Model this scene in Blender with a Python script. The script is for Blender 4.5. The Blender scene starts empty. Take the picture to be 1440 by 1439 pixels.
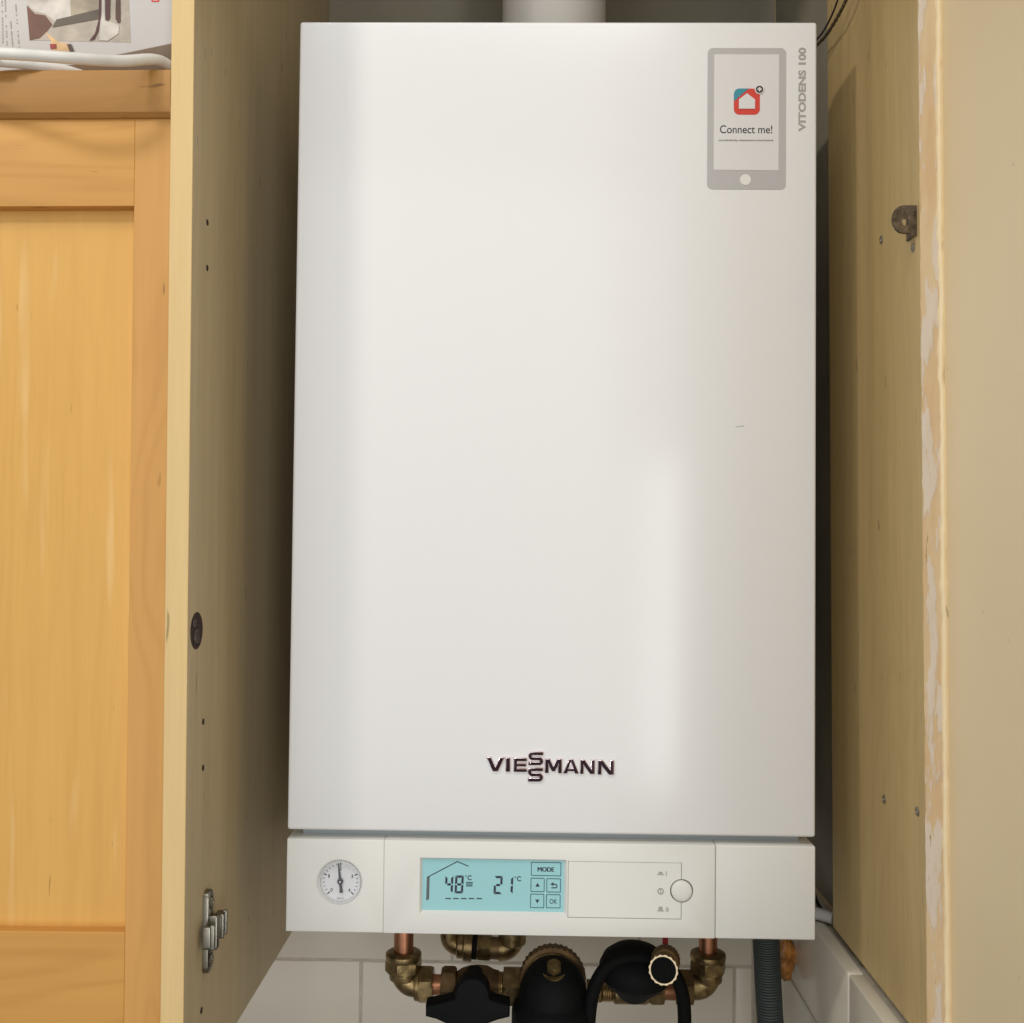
import bpy, bmesh, math, random
from mathutils import Vector, Matrix, noise
random.seed(7)
scene = bpy.context.scene
COL = scene.collection

# ------------------------------------------------------------------ camera
cam_d = bpy.data.cameras.new('camera')
cam_d.sensor_fit = 'HORIZONTAL'; cam_d.sensor_width = 36.0; cam_d.lens = 36.0
cam_d.clip_start = 0.01; cam_d.clip_end = 50
cam = bpy.data.objects.new('camera', cam_d); COL.objects.link(cam)
_r = Vector((0.99979661, 0.01752578, 0.00997882)); _u = Vector((-0.00949662, -0.02738512, 0.99957985))
_f = Vector((-0.01779168, 0.99947131, 0.02721311))
cam.matrix_world = Matrix(((_r.x, _u.x, -_f.x, -0.0174), (_r.y, _u.y, -_f.y, -0.7821), (_r.z, _u.z, -_f.z, -0.0509), (0, 0, 0, 1)))
scene.camera = cam

# ------------------------------------------------------------------ light
world = bpy.data.worlds.new('World'); scene.world = world; world.use_nodes = True
bg = world.node_tree.nodes['Background']
bg.inputs[0].default_value = (1.0, 0.96, 0.91, 1); bg.inputs[1].default_value = 0.15

def area(name, loc, target, sx, sy, power, color, shape='RECTANGLE'):
    d = bpy.data.lights.new(name, 'AREA'); d.shape = shape; d.size = sx; d.size_y = sy
    d.energy = power; d.color = color
    o = bpy.data.objects.new(name, d); COL.objects.link(o); o.location = loc
    o.rotation_euler = (Vector(target) - Vector(loc)).to_track_quat('-Z', 'Y').to_euler()
    return o
# daylight from two added fills, front and overhead, a tall slim glazed door at right, a warm ceiling lamp on the left
area('front_fill', (-0.55, -2.9, 0.05), (0, 0, 0.0), 3.8, 3.4, 47, (0.97, 0.985, 1.0))  # added broad fill, evens the front and leaves no reflected edge
area('overhead_fill', (-0.40, -2.00, 2.75), (0, 0, 0), 2.4, 1.0, 40, (0.96, 0.985, 1.0))  # added soft fill from above, set high to keep out of reflections
area('door_light', (0.84, -2.8, -0.66), (0.1, 0, -0.2), 0.40, 1.75, 13, (0.93, 0.97, 1.0))
area('lamp_light', (-1.12, -1.01, 0.93), (0, 0, 0.05), 0.16, 0.16, 7.0, (1.0, 0.93, 0.82), 'DISK')

vs = scene.view_settings
vs.view_transform = 'Standard'; vs.look = 'None'; vs.exposure = -0.04; vs.gamma = 1.0; vs.use_curve_mapping = False
scene.cycles.use_denoising = True
scene.cycles.max_bounces = 8

# ------------------------------------------------------------------ materials
MATS = {}
def mat(name, color, rough=0.5, metal=0.0, spec=0.5, coat=0.0, bump=None, var=None, emit=None, tr=None):
    """plain principled material; var=(scale,amount) mottles the colour, bump=(scale,strength)"""
    if name in MATS: return MATS[name]
    m = bpy.data.materials.new(name); m.use_nodes = True
    nt = m.node_tree; b = nt.nodes['Principled BSDF']
    b.inputs['Base Color'].default_value = (*color, 1); b.inputs['Roughness'].default_value = rough
    b.inputs['Metallic'].default_value = metal; b.inputs['Specular IOR Level'].default_value = spec
    b.inputs['Coat Weight'].default_value = coat
    tc = nt.nodes.new('ShaderNodeTexCoord')
    if var:
        n = nt.nodes.new('ShaderNodeTexNoise'); n.inputs['Scale'].default_value = var[0]; n.inputs['Detail'].default_value = 6
        nt.links.new(tc.outputs['Object'], n.inputs['Vector'])
        mx = nt.nodes.new('ShaderNodeMix'); mx.data_type = 'RGBA'
        mx.inputs[6].default_value = (*[c * (1 - var[1]) for c in color], 1)
        mx.inputs[7].default_value = (*[min(1, c * (1 + var[1])) for c in color], 1)
        r = nt.nodes.new('ShaderNodeMapRange'); r.inputs[1].default_value = 0.3; r.inputs[2].default_value = 0.7
        nt.links.new(n.outputs[0], r.inputs[0]); nt.links.new(r.outputs[0], mx.inputs[0])
        nt.links.new(mx.outputs[2], b.inputs['Base Color'])
    if bump:
        n = nt.nodes.new('ShaderNodeTexNoise'); n.inputs['Scale'].default_value = bump[0]; n.inputs['Detail'].default_value = 3
        nt.links.new(tc.outputs['Object'], n.inputs['Vector'])
        bp = nt.nodes.new('ShaderNodeBump'); bp.inputs['Strength'].default_value = bump[1]; bp.inputs['Distance'].default_value = 0.002
        nt.links.new(n.outputs[0], bp.inputs['Height']); nt.links.new(bp.outputs[0], b.inputs['Normal'])
    if emit:
        b.inputs['Emission Color'].default_value = (*emit[0], 1); b.inputs['Emission Strength'].default_value = emit[1]
    MATS[name] = m; return m

def ramp(nt, stops):
    r = nt.nodes.new('ShaderNodeValToRGB'); e = r.color_ramp.elements
    while len(e) > 1: e.remove(e[-1])
    e[0].position = stops[0][0]; e[0].color = (*stops[0][1], 1)
    for p, c in stops[1:]:
        x = e.new(p); x.color = (*c, 1)
    return r

def wood(name, light, dark, axis=2, rough=0.42, cath=0.35, streak=0.5, flecks=0.3, offset=(0, 0, 0), pale=None, scale=1.0):
    """veneer: long stretched streaks along axis, faint cathedral rings, pores, pale worn dashes"""
    if name in MATS: return MATS[name]
    m = bpy.data.materials.new(name); m.use_nodes = True
    nt = m.node_tree; L = nt.links; b = nt.nodes['Principled BSDF']
    b.inputs['Roughness'].default_value = rough; b.inputs['Specular IOR Level'].default_value = 0.3
    tc = nt.nodes.new('ShaderNodeTexCoord')
    def mapped(s_across, s_along, off=0):
        mp = nt.nodes.new('ShaderNodeMapping'); v = [s_across] * 3; v[axis] = s_along
        mp.inputs['Scale'].default_value = [q * scale for q in v]
        mp.inputs['Location'].default_value = (offset[0] + off, offset[1] + off * 1.7, offset[2] + off)
        L.new(tc.outputs['Object'], mp.inputs['Vector']); return mp
    def nz(mp, detail=4, rgh=0.55, dist=0.0):
        n = nt.nodes.new('ShaderNodeTexNoise'); n.inputs['Scale'].default_value = 1; n.inputs['Detail'].default_value = detail
        n.inputs['Roughness'].default_value = rgh; n.inputs['Distortion'].default_value = dist
        L.new(mp.outputs[0], n.inputs['Vector']); return n
    n1 = nz(mapped(55, 2.2), 5, 0.6)           # streaks
    n2 = nz(mapped(13, 1.1, 3.1), 3, 0.5)      # broad boards of tone
    n3 = nz(mapped(320, 14, 7.7), 2, 0.5)      # fine fibre
    n4 = nz(mapped(9, 1.9, 11.3), 2, 0.45, 0.6)  # ring field
    w = nt.nodes.new('ShaderNodeMath'); w.operation = 'MULTIPLY'; w.inputs[1].default_value = 58
    L.new(n4.outputs[0], w.inputs[0])
    sn = nt.nodes.new('ShaderNodeMath'); sn.operation = 'SINE'; L.new(w.outputs[0], sn.inputs[0])
    ab = nt.nodes.new('ShaderNodeMath'); ab.operation = 'POWER'; ab.inputs[1].default_value = 6
    a2 = nt.nodes.new('ShaderNodeMath'); a2.operation = 'ABSOLUTE'; L.new(sn.outputs[0], a2.inputs[0]); L.new(a2.outputs[0], ab.inputs[0])
    def mul(src, k, o=0.0):
        q = nt.nodes.new('ShaderNodeMath'); q.operation = 'MULTIPLY_ADD'; q.inputs[1].default_value = k; q.inputs[2].default_value = o
        L.new(src, q.inputs[0]); return q.outputs[0]
    def add(p, q_):
        q = nt.nodes.new('ShaderNodeMath'); q.operation = 'ADD'; L.new(p, q.inputs[0]); L.new(q_, q.inputs[1]); return q.outputs[0]
    t = add(mul(n1.outputs[0], 1.3 * streak, -0.65 * streak), mul(n2.outputs[0], 1.4 * streak, -0.7 * streak))
    t = add(t, mul(n3.outputs[0], flecks, -0.5 * flecks))
    t = add(t, mul(ab.outputs[0], cath * 0.6, 0.42 - cath * 0.12))
    rp = ramp(nt, [(0.12, light), (0.55, tuple((a + c) / 2 for a, c in zip(light, dark))), (1.0, dark)])
    L.new(t, rp.inputs[0])
    out = rp.outputs[0]
    # small dark pores
    n5 = nz(mapped(210, 38, 19.0), 1, 0.3)
    pr = nt.nodes.new('ShaderNodeMapRange'); pr.inputs[1].default_value = 0.755; pr.inputs[2].default_value = 0.80; L.new(n5.outputs[0], pr.inputs[0])
    mx = nt.nodes.new('ShaderNodeMix'); mx.data_type = 'RGBA'; mx.inputs[7].default_value = (*[c * 0.45 for c in dark], 1)
    L.new(mul(pr.outputs[0], 0.7), mx.inputs[0]); L.new(out, mx.inputs[6]); out = mx.outputs[2]
    if pale:
        n6 = nz(mapped(85, 7.5, 29.0), 2, 0.4)
        p2 = nt.nodes.new('ShaderNodeMapRange'); p2.inputs[1].default_value = 0.60; p2.inputs[2].default_value = 0.72; L.new(n6.outputs[0], p2.inputs[0])
        mx2 = nt.nodes.new('ShaderNodeMix'); mx2.data_type = 'RGBA'; mx2.inputs[7].default_value = (*pale, 1)
        L.new(mul(p2.outputs[0], 0.36), mx2.inputs[0]); L.new(out, mx2.inputs[6]); out = mx2.outputs[2]
    L.new(out, b.inputs['Base Color'])
    bp = nt.nodes.new('ShaderNodeBump'); bp.inputs['Strength'].default_value = 0.06; bp.inputs['Distance'].default_value = 0.001
    L.new(t, bp.inputs['Height']); L.new(bp.outputs[0], b.inputs['Normal'])
    MATS[name] = m; return m

W_INNER_L = wood('veneer_left', (0.60, 0.49, 0.305), (0.41, 0.32, 0.185), cath=0.05, streak=0.5, flecks=0.5)  # same veneer as the right panel, its cooler light put into the tint
W_INNER = wood('veneer_right', (0.64, 0.475, 0.225), (0.44, 0.315, 0.135), cath=0.14, streak=0.62, flecks=0.55, offset=(5, 2, 1))  # same veneer again, warm lamp light put into the tint
W_EDGE = wood('edge_lipping', (0.78, 0.57, 0.27), (0.58, 0.40, 0.17), cath=0.0, streak=0.22, flecks=0.35, rough=0.5)
W_PANEL = wood('pine_panel', (0.76, 0.43, 0.115), (0.56, 0.285, 0.062), cath=0.10, streak=0.55, flecks=0.28, pale=(0.86, 0.62, 0.29), offset=(1, 3, 2))
W_STILE = wood('pine_stile', (0.67, 0.36, 0.105), (0.48, 0.22, 0.052), cath=0.22, streak=0.35, flecks=0.2, offset=(9, 3, 4))
W_RAIL = wood('pine_rail', (0.68, 0.355, 0.090), (0.45, 0.205, 0.042), axis=0, cath=0.25, streak=0.35, flecks=0.15, offset=(2.3, 6, 0.4))
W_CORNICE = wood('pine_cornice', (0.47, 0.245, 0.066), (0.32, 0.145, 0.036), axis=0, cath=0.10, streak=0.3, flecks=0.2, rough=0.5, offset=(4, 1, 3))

PAINT = mat('white_enamel', (0.775, 0.77, 0.765), rough=0.20, spec=0.5, bump=(260, 0.010))
def smudged(m, lo, hi):
    # faint wiped smears in the gloss
    nt = m.node_tree; tc = nt.nodes.new('ShaderNodeTexCoord'); mp = nt.nodes.new('ShaderNodeMapping'); mp.inputs['Scale'].default_value = (7, 7, 3.2)
    mp.inputs['Rotation'].default_value = (0, 0.5, 0)
    n = nt.nodes.new('ShaderNodeTexNoise'); n.inputs['Scale'].default_value = 1.0; n.inputs['Detail'].default_value = 5; n.inputs['Roughness'].default_value = 0.6
    r_ = nt.nodes.new('ShaderNodeMapRange'); r_.inputs[1].default_value = 0.35; r_.inputs[2].default_value = 0.65; r_.inputs[3].default_value = lo; r_.inputs[4].default_value = hi
    nt.links.new(tc.outputs['Object'], mp.inputs[0]); nt.links.new(mp.outputs[0], n.inputs['Vector']); nt.links.new(n.outputs[0], r_.inputs[0])
    nt.links.new(r_.outputs[0], nt.nodes['Principled BSDF'].inputs['Roughness'])
smudged(PAINT, 0.165, 0.19)
FASCIA = mat('white_plastic', (0.73, 0.725, 0.685), rough=0.38, spec=0.4, bump=(900, 0.02))
TRIM = mat('grey_trim', (0.34, 0.38, 0.40), rough=0.35)
DARKGAP = mat('dark_gap', (0.02, 0.02, 0.02), rough=0.8)
INK = mat('black_ink', (0.025, 0.03, 0.035), rough=0.5)
GREYINK = mat('grey_ink', (0.36, 0.34, 0.32), rough=0.45)
STICKERGREY = mat('silver_print', (0.46, 0.445, 0.44), rough=0.4)
SCREENPRINT = mat('screen_print', (0.70, 0.68, 0.67), rough=0.35)
RED = mat('red_print', (0.62, 0.045, 0.025), rough=0.45)
TEAL = mat('teal_print', (0.035, 0.26, 0.33), rough=0.45)
LCD = mat('lcd_backlit', (0.23, 0.43, 0.44), rough=0.45, spec=0.2, emit=((0.18, 0.42, 0.44), 0.34))
LCDINK = mat('lcd_segment', (0.006, 0.010, 0.030), rough=0.6, spec=0.1)
LCDLINE = mat('lcd_key_line', (0.012, 0.075, 0.10), rough=0.6, spec=0.1)
DIAL = mat('dial_white', (0.70, 0.70, 0.71), rough=0.4)
NEEDLE = mat('needle_black', (0.035, 0.03, 0.035), rough=0.45)
CHROME = mat('badge_chrome', (0.86, 0.74, 0.74), rough=0.14, metal=1.0)
CHROMEFACE = mat('badge_face_reflection', (0.025, 0.014, 0.018), rough=0.14, metal=1.0)  # reflection of a dark room put into the letters' face colour
BRASS = mat('brass', (0.27, 0.19, 0.085), rough=0.34, metal=0.85, var=(110, 0.55), bump=(160, 0.15))
BRASSDARK = mat('dull_brass', (0.17, 0.105, 0.045), rough=0.5, metal=0.7, var=(60, 0.4), bump=(150, 0.2))
BRASSBRIGHT = mat('bright_brass', (0.60, 0.48, 0.31), rough=0.3, metal=1.0)
COPPER = mat('copper', (0.46, 0.21, 0.115), rough=0.38, metal=0.9, var=(45, 0.35))
STEEL = mat('steel', (0.27, 0.25, 0.20), rough=0.32, metal=1.0, var=(120, 0.15))
SCREWSTEEL = mat('screw_steel', (0.30, 0.27, 0.21), rough=0.45, metal=0.8)
RUSTY = mat('tarnished_steel', (0.11, 0.08, 0.05), rough=0.5, metal=0.5, var=(260, 0.6), bump=(300, 0.3))
BLACK = mat('black_plastic', (0.006, 0.007, 0.007), rough=0.62, spec=0.12, bump=(500, 0.15))
RUBBER = mat('black_rubber', (0.006, 0.006, 0.006), rough=0.7, spec=0.12, bump=(400, 0.2))
HOSEGREY = mat('grey_hose', (0.075, 0.088, 0.083), rough=0.42)
FOAM = mat('amber_foam', (0.42, 0.17, 0.035), rough=0.4, var=(120, 0.6), bump=(150, 0.8))
REDTAG = mat('red_tape', (0.50, 0.012, 0.015), rough=0.5)
PVCWHITE = mat('white_pvc', (0.50, 0.48, 0.45), rough=0.4)
PVCDIRTY = mat('white_hose', (0.76, 0.73, 0.68), rough=0.45, var=(40, 0.12))
FLUEWHITE = mat('flue_white', (0.60, 0.58, 0.55), rough=0.35)
FLUEGREY = mat('duct_grey', (0.25, 0.25, 0.24), rough=0.75)
CABLE = mat('black_cable', (0.012, 0.011, 0.010), rough=0.5)
HOLE = mat('hole_dark', (0.035, 0.02, 0.012), rough=0.9)
CAMHOLE = mat('hole_brown', (0.03, 0.014, 0.01), rough=0.8, var=(300, 0.6))
TILE = mat('cream_tile', (0.70, 0.64, 0.525), rough=0.22, spec=0.5, var=(6, 0.05), bump=(18, 0.05))
GROUT = mat('grout', (0.50, 0.45, 0.37), rough=0.9, var=(80, 0.15))
PLASTER = mat('plaster_grey', (0.31, 0.285, 0.225), rough=0.9, var=(9, 0.15), bump=(60, 0.2))
BOXCARD = mat('printed_card', (0.58, 0.55, 0.52), rough=0.5)
def flat(name, c, rough=0.5): return mat('print_' + name, c, rough, var=(55, 0.35))

def beige_paint():
    m = bpy.data.materials.new('beige_paint'); m.use_nodes = True; nt = m.node_tree; L = nt.links
    b = nt.nodes['Principled BSDF']; b.inputs['Roughness'].default_value = 0.55
    tc = nt.nodes.new('ShaderNodeTexCoord')
    n = nt.nodes.new('ShaderNodeTexNoise'); n.inputs['Scale'].default_value = 5; n.inputs['Detail'].default_value = 3; L.new(tc.outputs['Object'], n.inputs['Vector'])
    r1 = ramp(nt, [(0.3, (0.87, 0.71, 0.445)), (0.7, (0.91, 0.755, 0.49))]); L.new(n.outputs[0], r1.inputs[0])
    mp = nt.nodes.new('ShaderNodeMapping'); mp.inputs['Scale'].default_value = (1, 1.0, 0.7); L.new(tc.outputs['Object'], mp.inputs['Vector'])
    s = nt.nodes.new('ShaderNodeTexNoise'); s.inputs['Scale'].default_value = 75; s.inputs['Detail'].default_value = 2; L.new(mp.outputs[0], s.inputs['Vector'])
    mr = nt.nodes.new('ShaderNodeMapRange'); mr.inputs[1].default_value = 0.755; mr.inputs[2].default_value = 0.80; L.new(s.outputs[0], mr.inputs[0])
    k = nt.nodes.new('ShaderNodeMath'); k.operation = 'MULTIPLY'; k.inputs[1].default_value = 0.6; L.new(mr.outputs[0], k.inputs[0])
    mx = nt.nodes.new('ShaderNodeMix'); mx.data_type = 'RGBA'; mx.inputs[7].default_value = (0.30, 0.19, 0.09, 1)
    L.new(k.outputs[0], mx.inputs[0]); L.new(r1.outputs[0], mx.inputs[6]); L.new(mx.outputs[2], b.inputs['Base Color'])
    bn = nt.nodes.new('ShaderNodeTexNoise'); bn.inputs['Scale'].default_value = 45; bn.inputs['Detail'].default_value = 4; L.new(tc.outputs['Object'], bn.inputs['Vector'])
    bp = nt.nodes.new('ShaderNodeBump'); bp.inputs['Strength'].default_value = 0.10; bp.inputs['Distance'].default_value = 0.002
    L.new(bn.outputs[0], bp.inputs['Height']); L.new(bp.outputs[0], b.inputs['Normal'])
    return m
BEIGE = beige_paint()

def worn_edge():
    """bare, flaking front edge of the right-hand panel: tan board, orange glue, whitish filler"""
    m = bpy.data.materials.new('flaked_edge'); m.use_nodes = True; nt = m.node_tree; L = nt.links
    b = nt.nodes['Principled BSDF']; b.inputs['Roughness'].default_value = 0.75
    tc = nt.nodes.new('ShaderNodeTexCoord')
    def nz(sx, sz, off, detail=5, r=0.6):
        mp = nt.nodes.new('ShaderNodeMapping'); mp.inputs['Scale'].default_value = (sx, sx, sz); mp.inputs['Location'].default_value = (off, off * 2, off * 3)
        L.new(tc.outputs['Object'], mp.inputs['Vector'])
        n = nt.nodes.new('ShaderNodeTexNoise'); n.inputs['Scale'].default_value = 1; n.inputs['Detail'].default_value = detail; n.inputs['Roughness'].default_value = r
        L.new(mp.outputs[0], n.inputs['Vector']); return n
    a = nz(60, 9, 0.3); r0 = ramp(nt, [(0.38, (0.65, 0.46, 0.265)), (0.6, (0.69, 0.535, 0.33))]); L.new(a.outputs[0], r0.inputs[0])
    c = nz(85, 13, 4.2)
    mr = nt.nodes.new('ShaderNodeMapRange'); mr.inputs[1].default_value = 0.49; mr.inputs[2].default_value = 0.52; L.new(c.outputs[0], mr.inputs[0])
    mx = nt.nodes.new('ShaderNodeMix'); mx.data_type = 'RGBA'; mx.inputs[7].default_value = (0.69, 0.60, 0.50, 1)
    L.new(mr.outputs[0], mx.inputs[0]); L.new(r0.outputs[0], mx.inputs[6])
    d = nz(230, 30, 9.1)
    m2 = nt.nodes.new('ShaderNodeMapRange'); m2.inputs[1].default_value = 0.66; m2.inputs[2].default_value = 0.70; L.new(d.outputs[0], m2.inputs[0])
    mx2 = nt.nodes.new('ShaderNodeMix'); mx2.data_type = 'RGBA'; mx2.inputs[7].default_value = (0.36, 0.25, 0.13, 1)
    L.new(m2.outputs[0], mx2.inputs[0]); L.new(mx.outputs[2], mx2.inputs[6]); L.new(mx2.outputs[2], b.inputs['Base Color'])
    bp = nt.nodes.new('ShaderNodeBump'); bp.inputs['Strength'].default_value = 0.35; bp.inputs['Distance'].default_value = 0.0012
    L.new(mr.outputs[0], bp.inputs['Height']); L.new(bp.outputs[0], b.inputs['Normal'])
    return m
FLAKED = worn_edge()

def glass_mat():
    m = bpy.data.materials.new('clear_lens'); m.use_nodes = True; nt = m.node_tree; L = nt.links
    nt.nodes.remove(nt.nodes['Principled BSDF']); o = nt.nodes['Material Output']
    t = nt.nodes.new('ShaderNodeBsdfTransparent'); g = nt.nodes.new('ShaderNodeBsdfGlossy'); g.inputs['Roughness'].default_value = 0.06
    x = nt.nodes.new('ShaderNodeMixShader'); x.inputs[0].default_value = 0.02
    L.new(t.outputs[0], x.inputs[1]); L.new(g.outputs[0], x.inputs[2]); L.new(x.outputs[0], o.inputs['Surface'])
    return m
LENS = glass_mat()

# ------------------------------------------------------------------ mesh helpers
def finish(bm, angle=32):
    bmesh.ops.recalc_face_normals(bm, faces=bm.faces)
    for f in bm.faces: f.smooth = True
    lim = math.radians(angle)
    for e in bm.edges:
        e.smooth = not (len(e.link_faces) != 2 or e.calc_face_angle(0) > lim)

def obj(name, bm, m, parent=None, smooth=True, angle=32):
    if smooth: finish(bm, angle)
    me = bpy.data.meshes.new(name); bm.to_mesh(me); bm.free()
    for k in (m if isinstance(m, (list, tuple)) else [m]): me.materials.append(k)
    o = bpy.data.objects.new(name, me); COL.objects.link(o)
    if parent: o.parent = parent
    return o

def empty(name, label, cat, group=None, loc=(0, 0, 0)):
    o = bpy.data.objects.new(name, None); COL.objects.link(o); o.empty_display_size = 0.02; o.location = loc
    tag(o, label, cat, group); return o

def tag(o, label, cat, group=None):
    o['label'] = label; o['category'] = cat
    if group: o['group'] = group
    return o

def box_bm(x0, x1, y0, y1, z0, z1, bevel=0.0, seg=2, bm=None):
    b = bmesh.new()
    v = [b.verts.new(p) for p in ((x0, y0, z0), (x1, y0, z0), (x1, y1, z0), (x0, y1, z0), (x0, y0, z1), (x1, y0, z1), (x1, y1, z1), (x0, y1, z1))]
    for q in ((0, 1, 5, 4), (1, 2, 6, 5), (2, 3, 7, 6), (3, 0, 4, 7), (4, 5, 6, 7), (3, 2, 1, 0)): b.faces.new([v[i] for i in q])
    if bevel: bmesh.ops.bevel(b, geom=b.edges[:], offset=bevel, segments=seg, profile=0.5, affect='EDGES')
    return join(bm, b)

def join(bm, b):
    if bm is None: return b
    me = bpy.data.meshes.new('tmp'); b.to_mesh(me); b.free(); bm.from_mesh(me); bpy.data.meshes.remove(me); return bm

def poly_bm(pts, y0, y1, bevel=0.0, seg=2, bm=None):
    """outline given as (x, z), extruded from y0 (front) back to y1"""
    b = bmesh.new()
    f = b.faces.new([b.verts.new((p[0], y0, p[1])) for p in pts])
    if y1 != y0:
        r = bmesh.ops.extrude_face_region(b, geom=[f])
        for v in [g for g in r['geom'] if isinstance(g, bmesh.types.BMVert)]: v.co.y = y1
        if bevel:
            ed = [e for e in b.edges if abs(e.verts[0].co.y - y0) < 1e-7 and abs(e.verts[1].co.y - y0) < 1e-7]
            bmesh.ops.bevel(b, geom=ed, offset=bevel, segments=seg, profile=0.5, affect='EDGES')
    bmesh.ops.recalc_face_normals(b, faces=b.faces)
    return join(bm, b)

def rrect(x0, x1, z0, z1, r, n=6):
    p = []
    for cx, cz, a0 in ((x1 - r, z1 - r, 0), (x0 + r, z1 - r, 90), (x0 + r, z0 + r, 180), (x1 - r, z0 + r, 270)):
        for i in range(n + 1):
            a = math.radians(a0 + 90 * i / n); p.append((cx + r * math.cos(a), cz + r * math.sin(a)))
    return p

def circ(cx, cz, r, n=48): return [(cx + r * math.cos(2 * math.pi * i / n), cz + r * math.sin(2 * math.pi * i / n)) for i in range(n)]

def ring_bm(outer, inner, y0, y1, bm=None):
    """flat frame between two outlines with the same vertex count"""
    b = bmesh.new(); n = len(outer)
    vo = [b.verts.new((p[0], y0, p[1])) for p in outer]; vi = [b.verts.new((p[0], y0, p[1])) for p in inner]
    wo = [b.verts.new((p[0], y1, p[1])) for p in outer]; wi = [b.verts.new((p[0], y1, p[1])) for p in inner]
    for i in range(n):
        j = (i + 1) % n
        for q in ((vo[i], vo[j], vi[j], vi[i]), (vo[i], wo[i], wo[j], vo[j]), (vi[i], vi[j], wi[j], wi[i]), (wo[i], wi[i], wi[j], wo[j])): b.faces.new(q)
    return join(bm, b)

def stroke_bm(p, q, w, y0, y1, bm=None):
    d = Vector((q[0] - p[0], q[1] - p[1])).normalized(); n = Vector((-d.y, d.x)) * w / 2
    return poly_bm([(p[0] + n.x, p[1] + n.y), (q[0] + n.x, q[1] + n.y), (q[0] - n.x, q[1] - n.y), (p[0] - n.x, p[1] - n.y)], y0, y1, bm=bm)

def frame_of(d):
    d = Vector(d).normalized(); a = Vector((0, 0, 1)) if abs(d.z) < 0.9 else Vector((1, 0, 0))
    u = a.cross(d).normalized(); return u, d.cross(u).normalized(), d

def lathe_bm(prof, origin, axis, seg=32, fn=None, rot=0.0, bm=None, caps=True):
    b = bmesh.new(); u, v, d = frame_of(axis); o = Vector(origin); rings = []
    for k, (r, t) in enumerate(prof):
        ring = []
        for i in range(seg):
            a = 2 * math.pi * i / seg + rot; rr = fn(i, k, r) if fn else r
            ring.append(b.verts.new(o + d * t + (u * math.cos(a) + v * math.sin(a)) * max(rr, 1e-5)))
        rings.append(ring)
    for k in range(len(rings) - 1):
        for i in range(seg):
            j = (i + 1) % seg; b.faces.new((rings[k][i], rings[k][j], rings[k + 1][j], rings[k + 1][i]))
    if caps: b.faces.new(rings[0][::-1]); b.faces.new(rings[-1])
    return join(bm, b)

def hex_bm(origin, axis, r, length, rot=0.0, bm=None):
    """hexagonal nut with a chamfered, turned rim at both ends"""
    b = bmesh.new(); u, v, d = frame_of(axis); o = Vector(origin); seg = 36; rings = []
    ap = r * math.cos(math.pi / 6)
    def hr(a): return ap / math.cos(((a + math.pi / 6) % (math.pi / 3)) - math.pi / 6)
    for t, cl in ((0, 0.90), (0.05, 0.94), (0.16, 2), (0.84, 2), (0.95, 0.94), (1, 0.90)):
        ring = []
        for i in range(seg):
            a = 2 * math.pi * i / seg; rr = min(hr(a), r * cl)
            ring.append(b.verts.new(o + d * t * length + (u * math.cos(a + rot) + v * math.sin(a + rot)) * rr))
        rings.append(ring)
    for k in range(len(rings) - 1):
        for i in range(seg): b.faces.new((rings[k][i], rings[k][(i + 1) % seg], rings[k + 1][(i + 1) % seg], rings[k + 1][i]))
    b.faces.new(rings[0][::-1]); b.faces.new(rings[-1])
    return join(bm, b)

def smooth_path(pts, n=10):
    P = [Vector(p) for p in pts]; out = []
    Q = [P[0] * 2 - P[1]] + P + [P[-1] * 2 - P[-2]]
    for k in range(1, len(Q) - 2):
        a, b_, c, d = Q[k - 1:k + 3]
        for i in range(n):
            t = i / n
            out.append(0.5 * (2 * b_ + (c - a) * t + (2 * a - 5 * b_ + 4 * c - d) * t * t + (3 * b_ - a - 3 * c + d) * t ** 3))
    out.append(P[-1]); return out

def tube_bm(pts, r, seg=16, n=10, smooth=True, rad=None, bm=None, flatten=1.0):
    path = smooth_path(pts, n) if smooth else [Vector(p) for p in pts]
    b = bmesh.new(); rings = []; up = None
    for k, p in enumerate(path):
        d = (path[min(k + 1, len(path) - 1)] - path[max(k - 1, 0)]).normalized()
        if up is None: up = frame_of(d)[0]
        up = (up - d * up.dot(d)).normalized(); w = d.cross(up)
        rr = rad(k / (len(path) - 1)) if rad else r
        rings.append([b.verts.new(p + (up * math.cos(2 * math.pi * i / seg) + w * math.sin(2 * math.pi * i / seg) * flatten) * rr) for i in range(seg)])
    for k in range(len(rings) - 1):
        for i in range(seg): b.faces.new((rings[k][i], rings[k][(i + 1) % seg], rings[k + 1][(i + 1) % seg], rings[k + 1][i]))
    b.faces.new(rings[0][::-1]); b.faces.new(rings[-1])
    return join(bm, b)

def bend_bm(a, corner, c, r, R, seg=24, bm=None):
    """round elbow a -> corner -> c with bend radius R"""
    a, k, c = Vector(a), Vector(corner), Vector(c); d1 = (k - a).normalized(); d2 = (c - k).normalized()
    p0 = k - d1 * R; p1 = k + d2 * R; cen = k - d1 * R + d2 * R; pts = [a]
    for i in range(11):
        t = math.pi / 2 * i / 10; pts.append(cen - d2 * R * math.cos(t) + d1 * R * math.sin(t))
    pts.append(c)
    return tube_bm(pts, r, seg, smooth=False, bm=bm)

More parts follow.
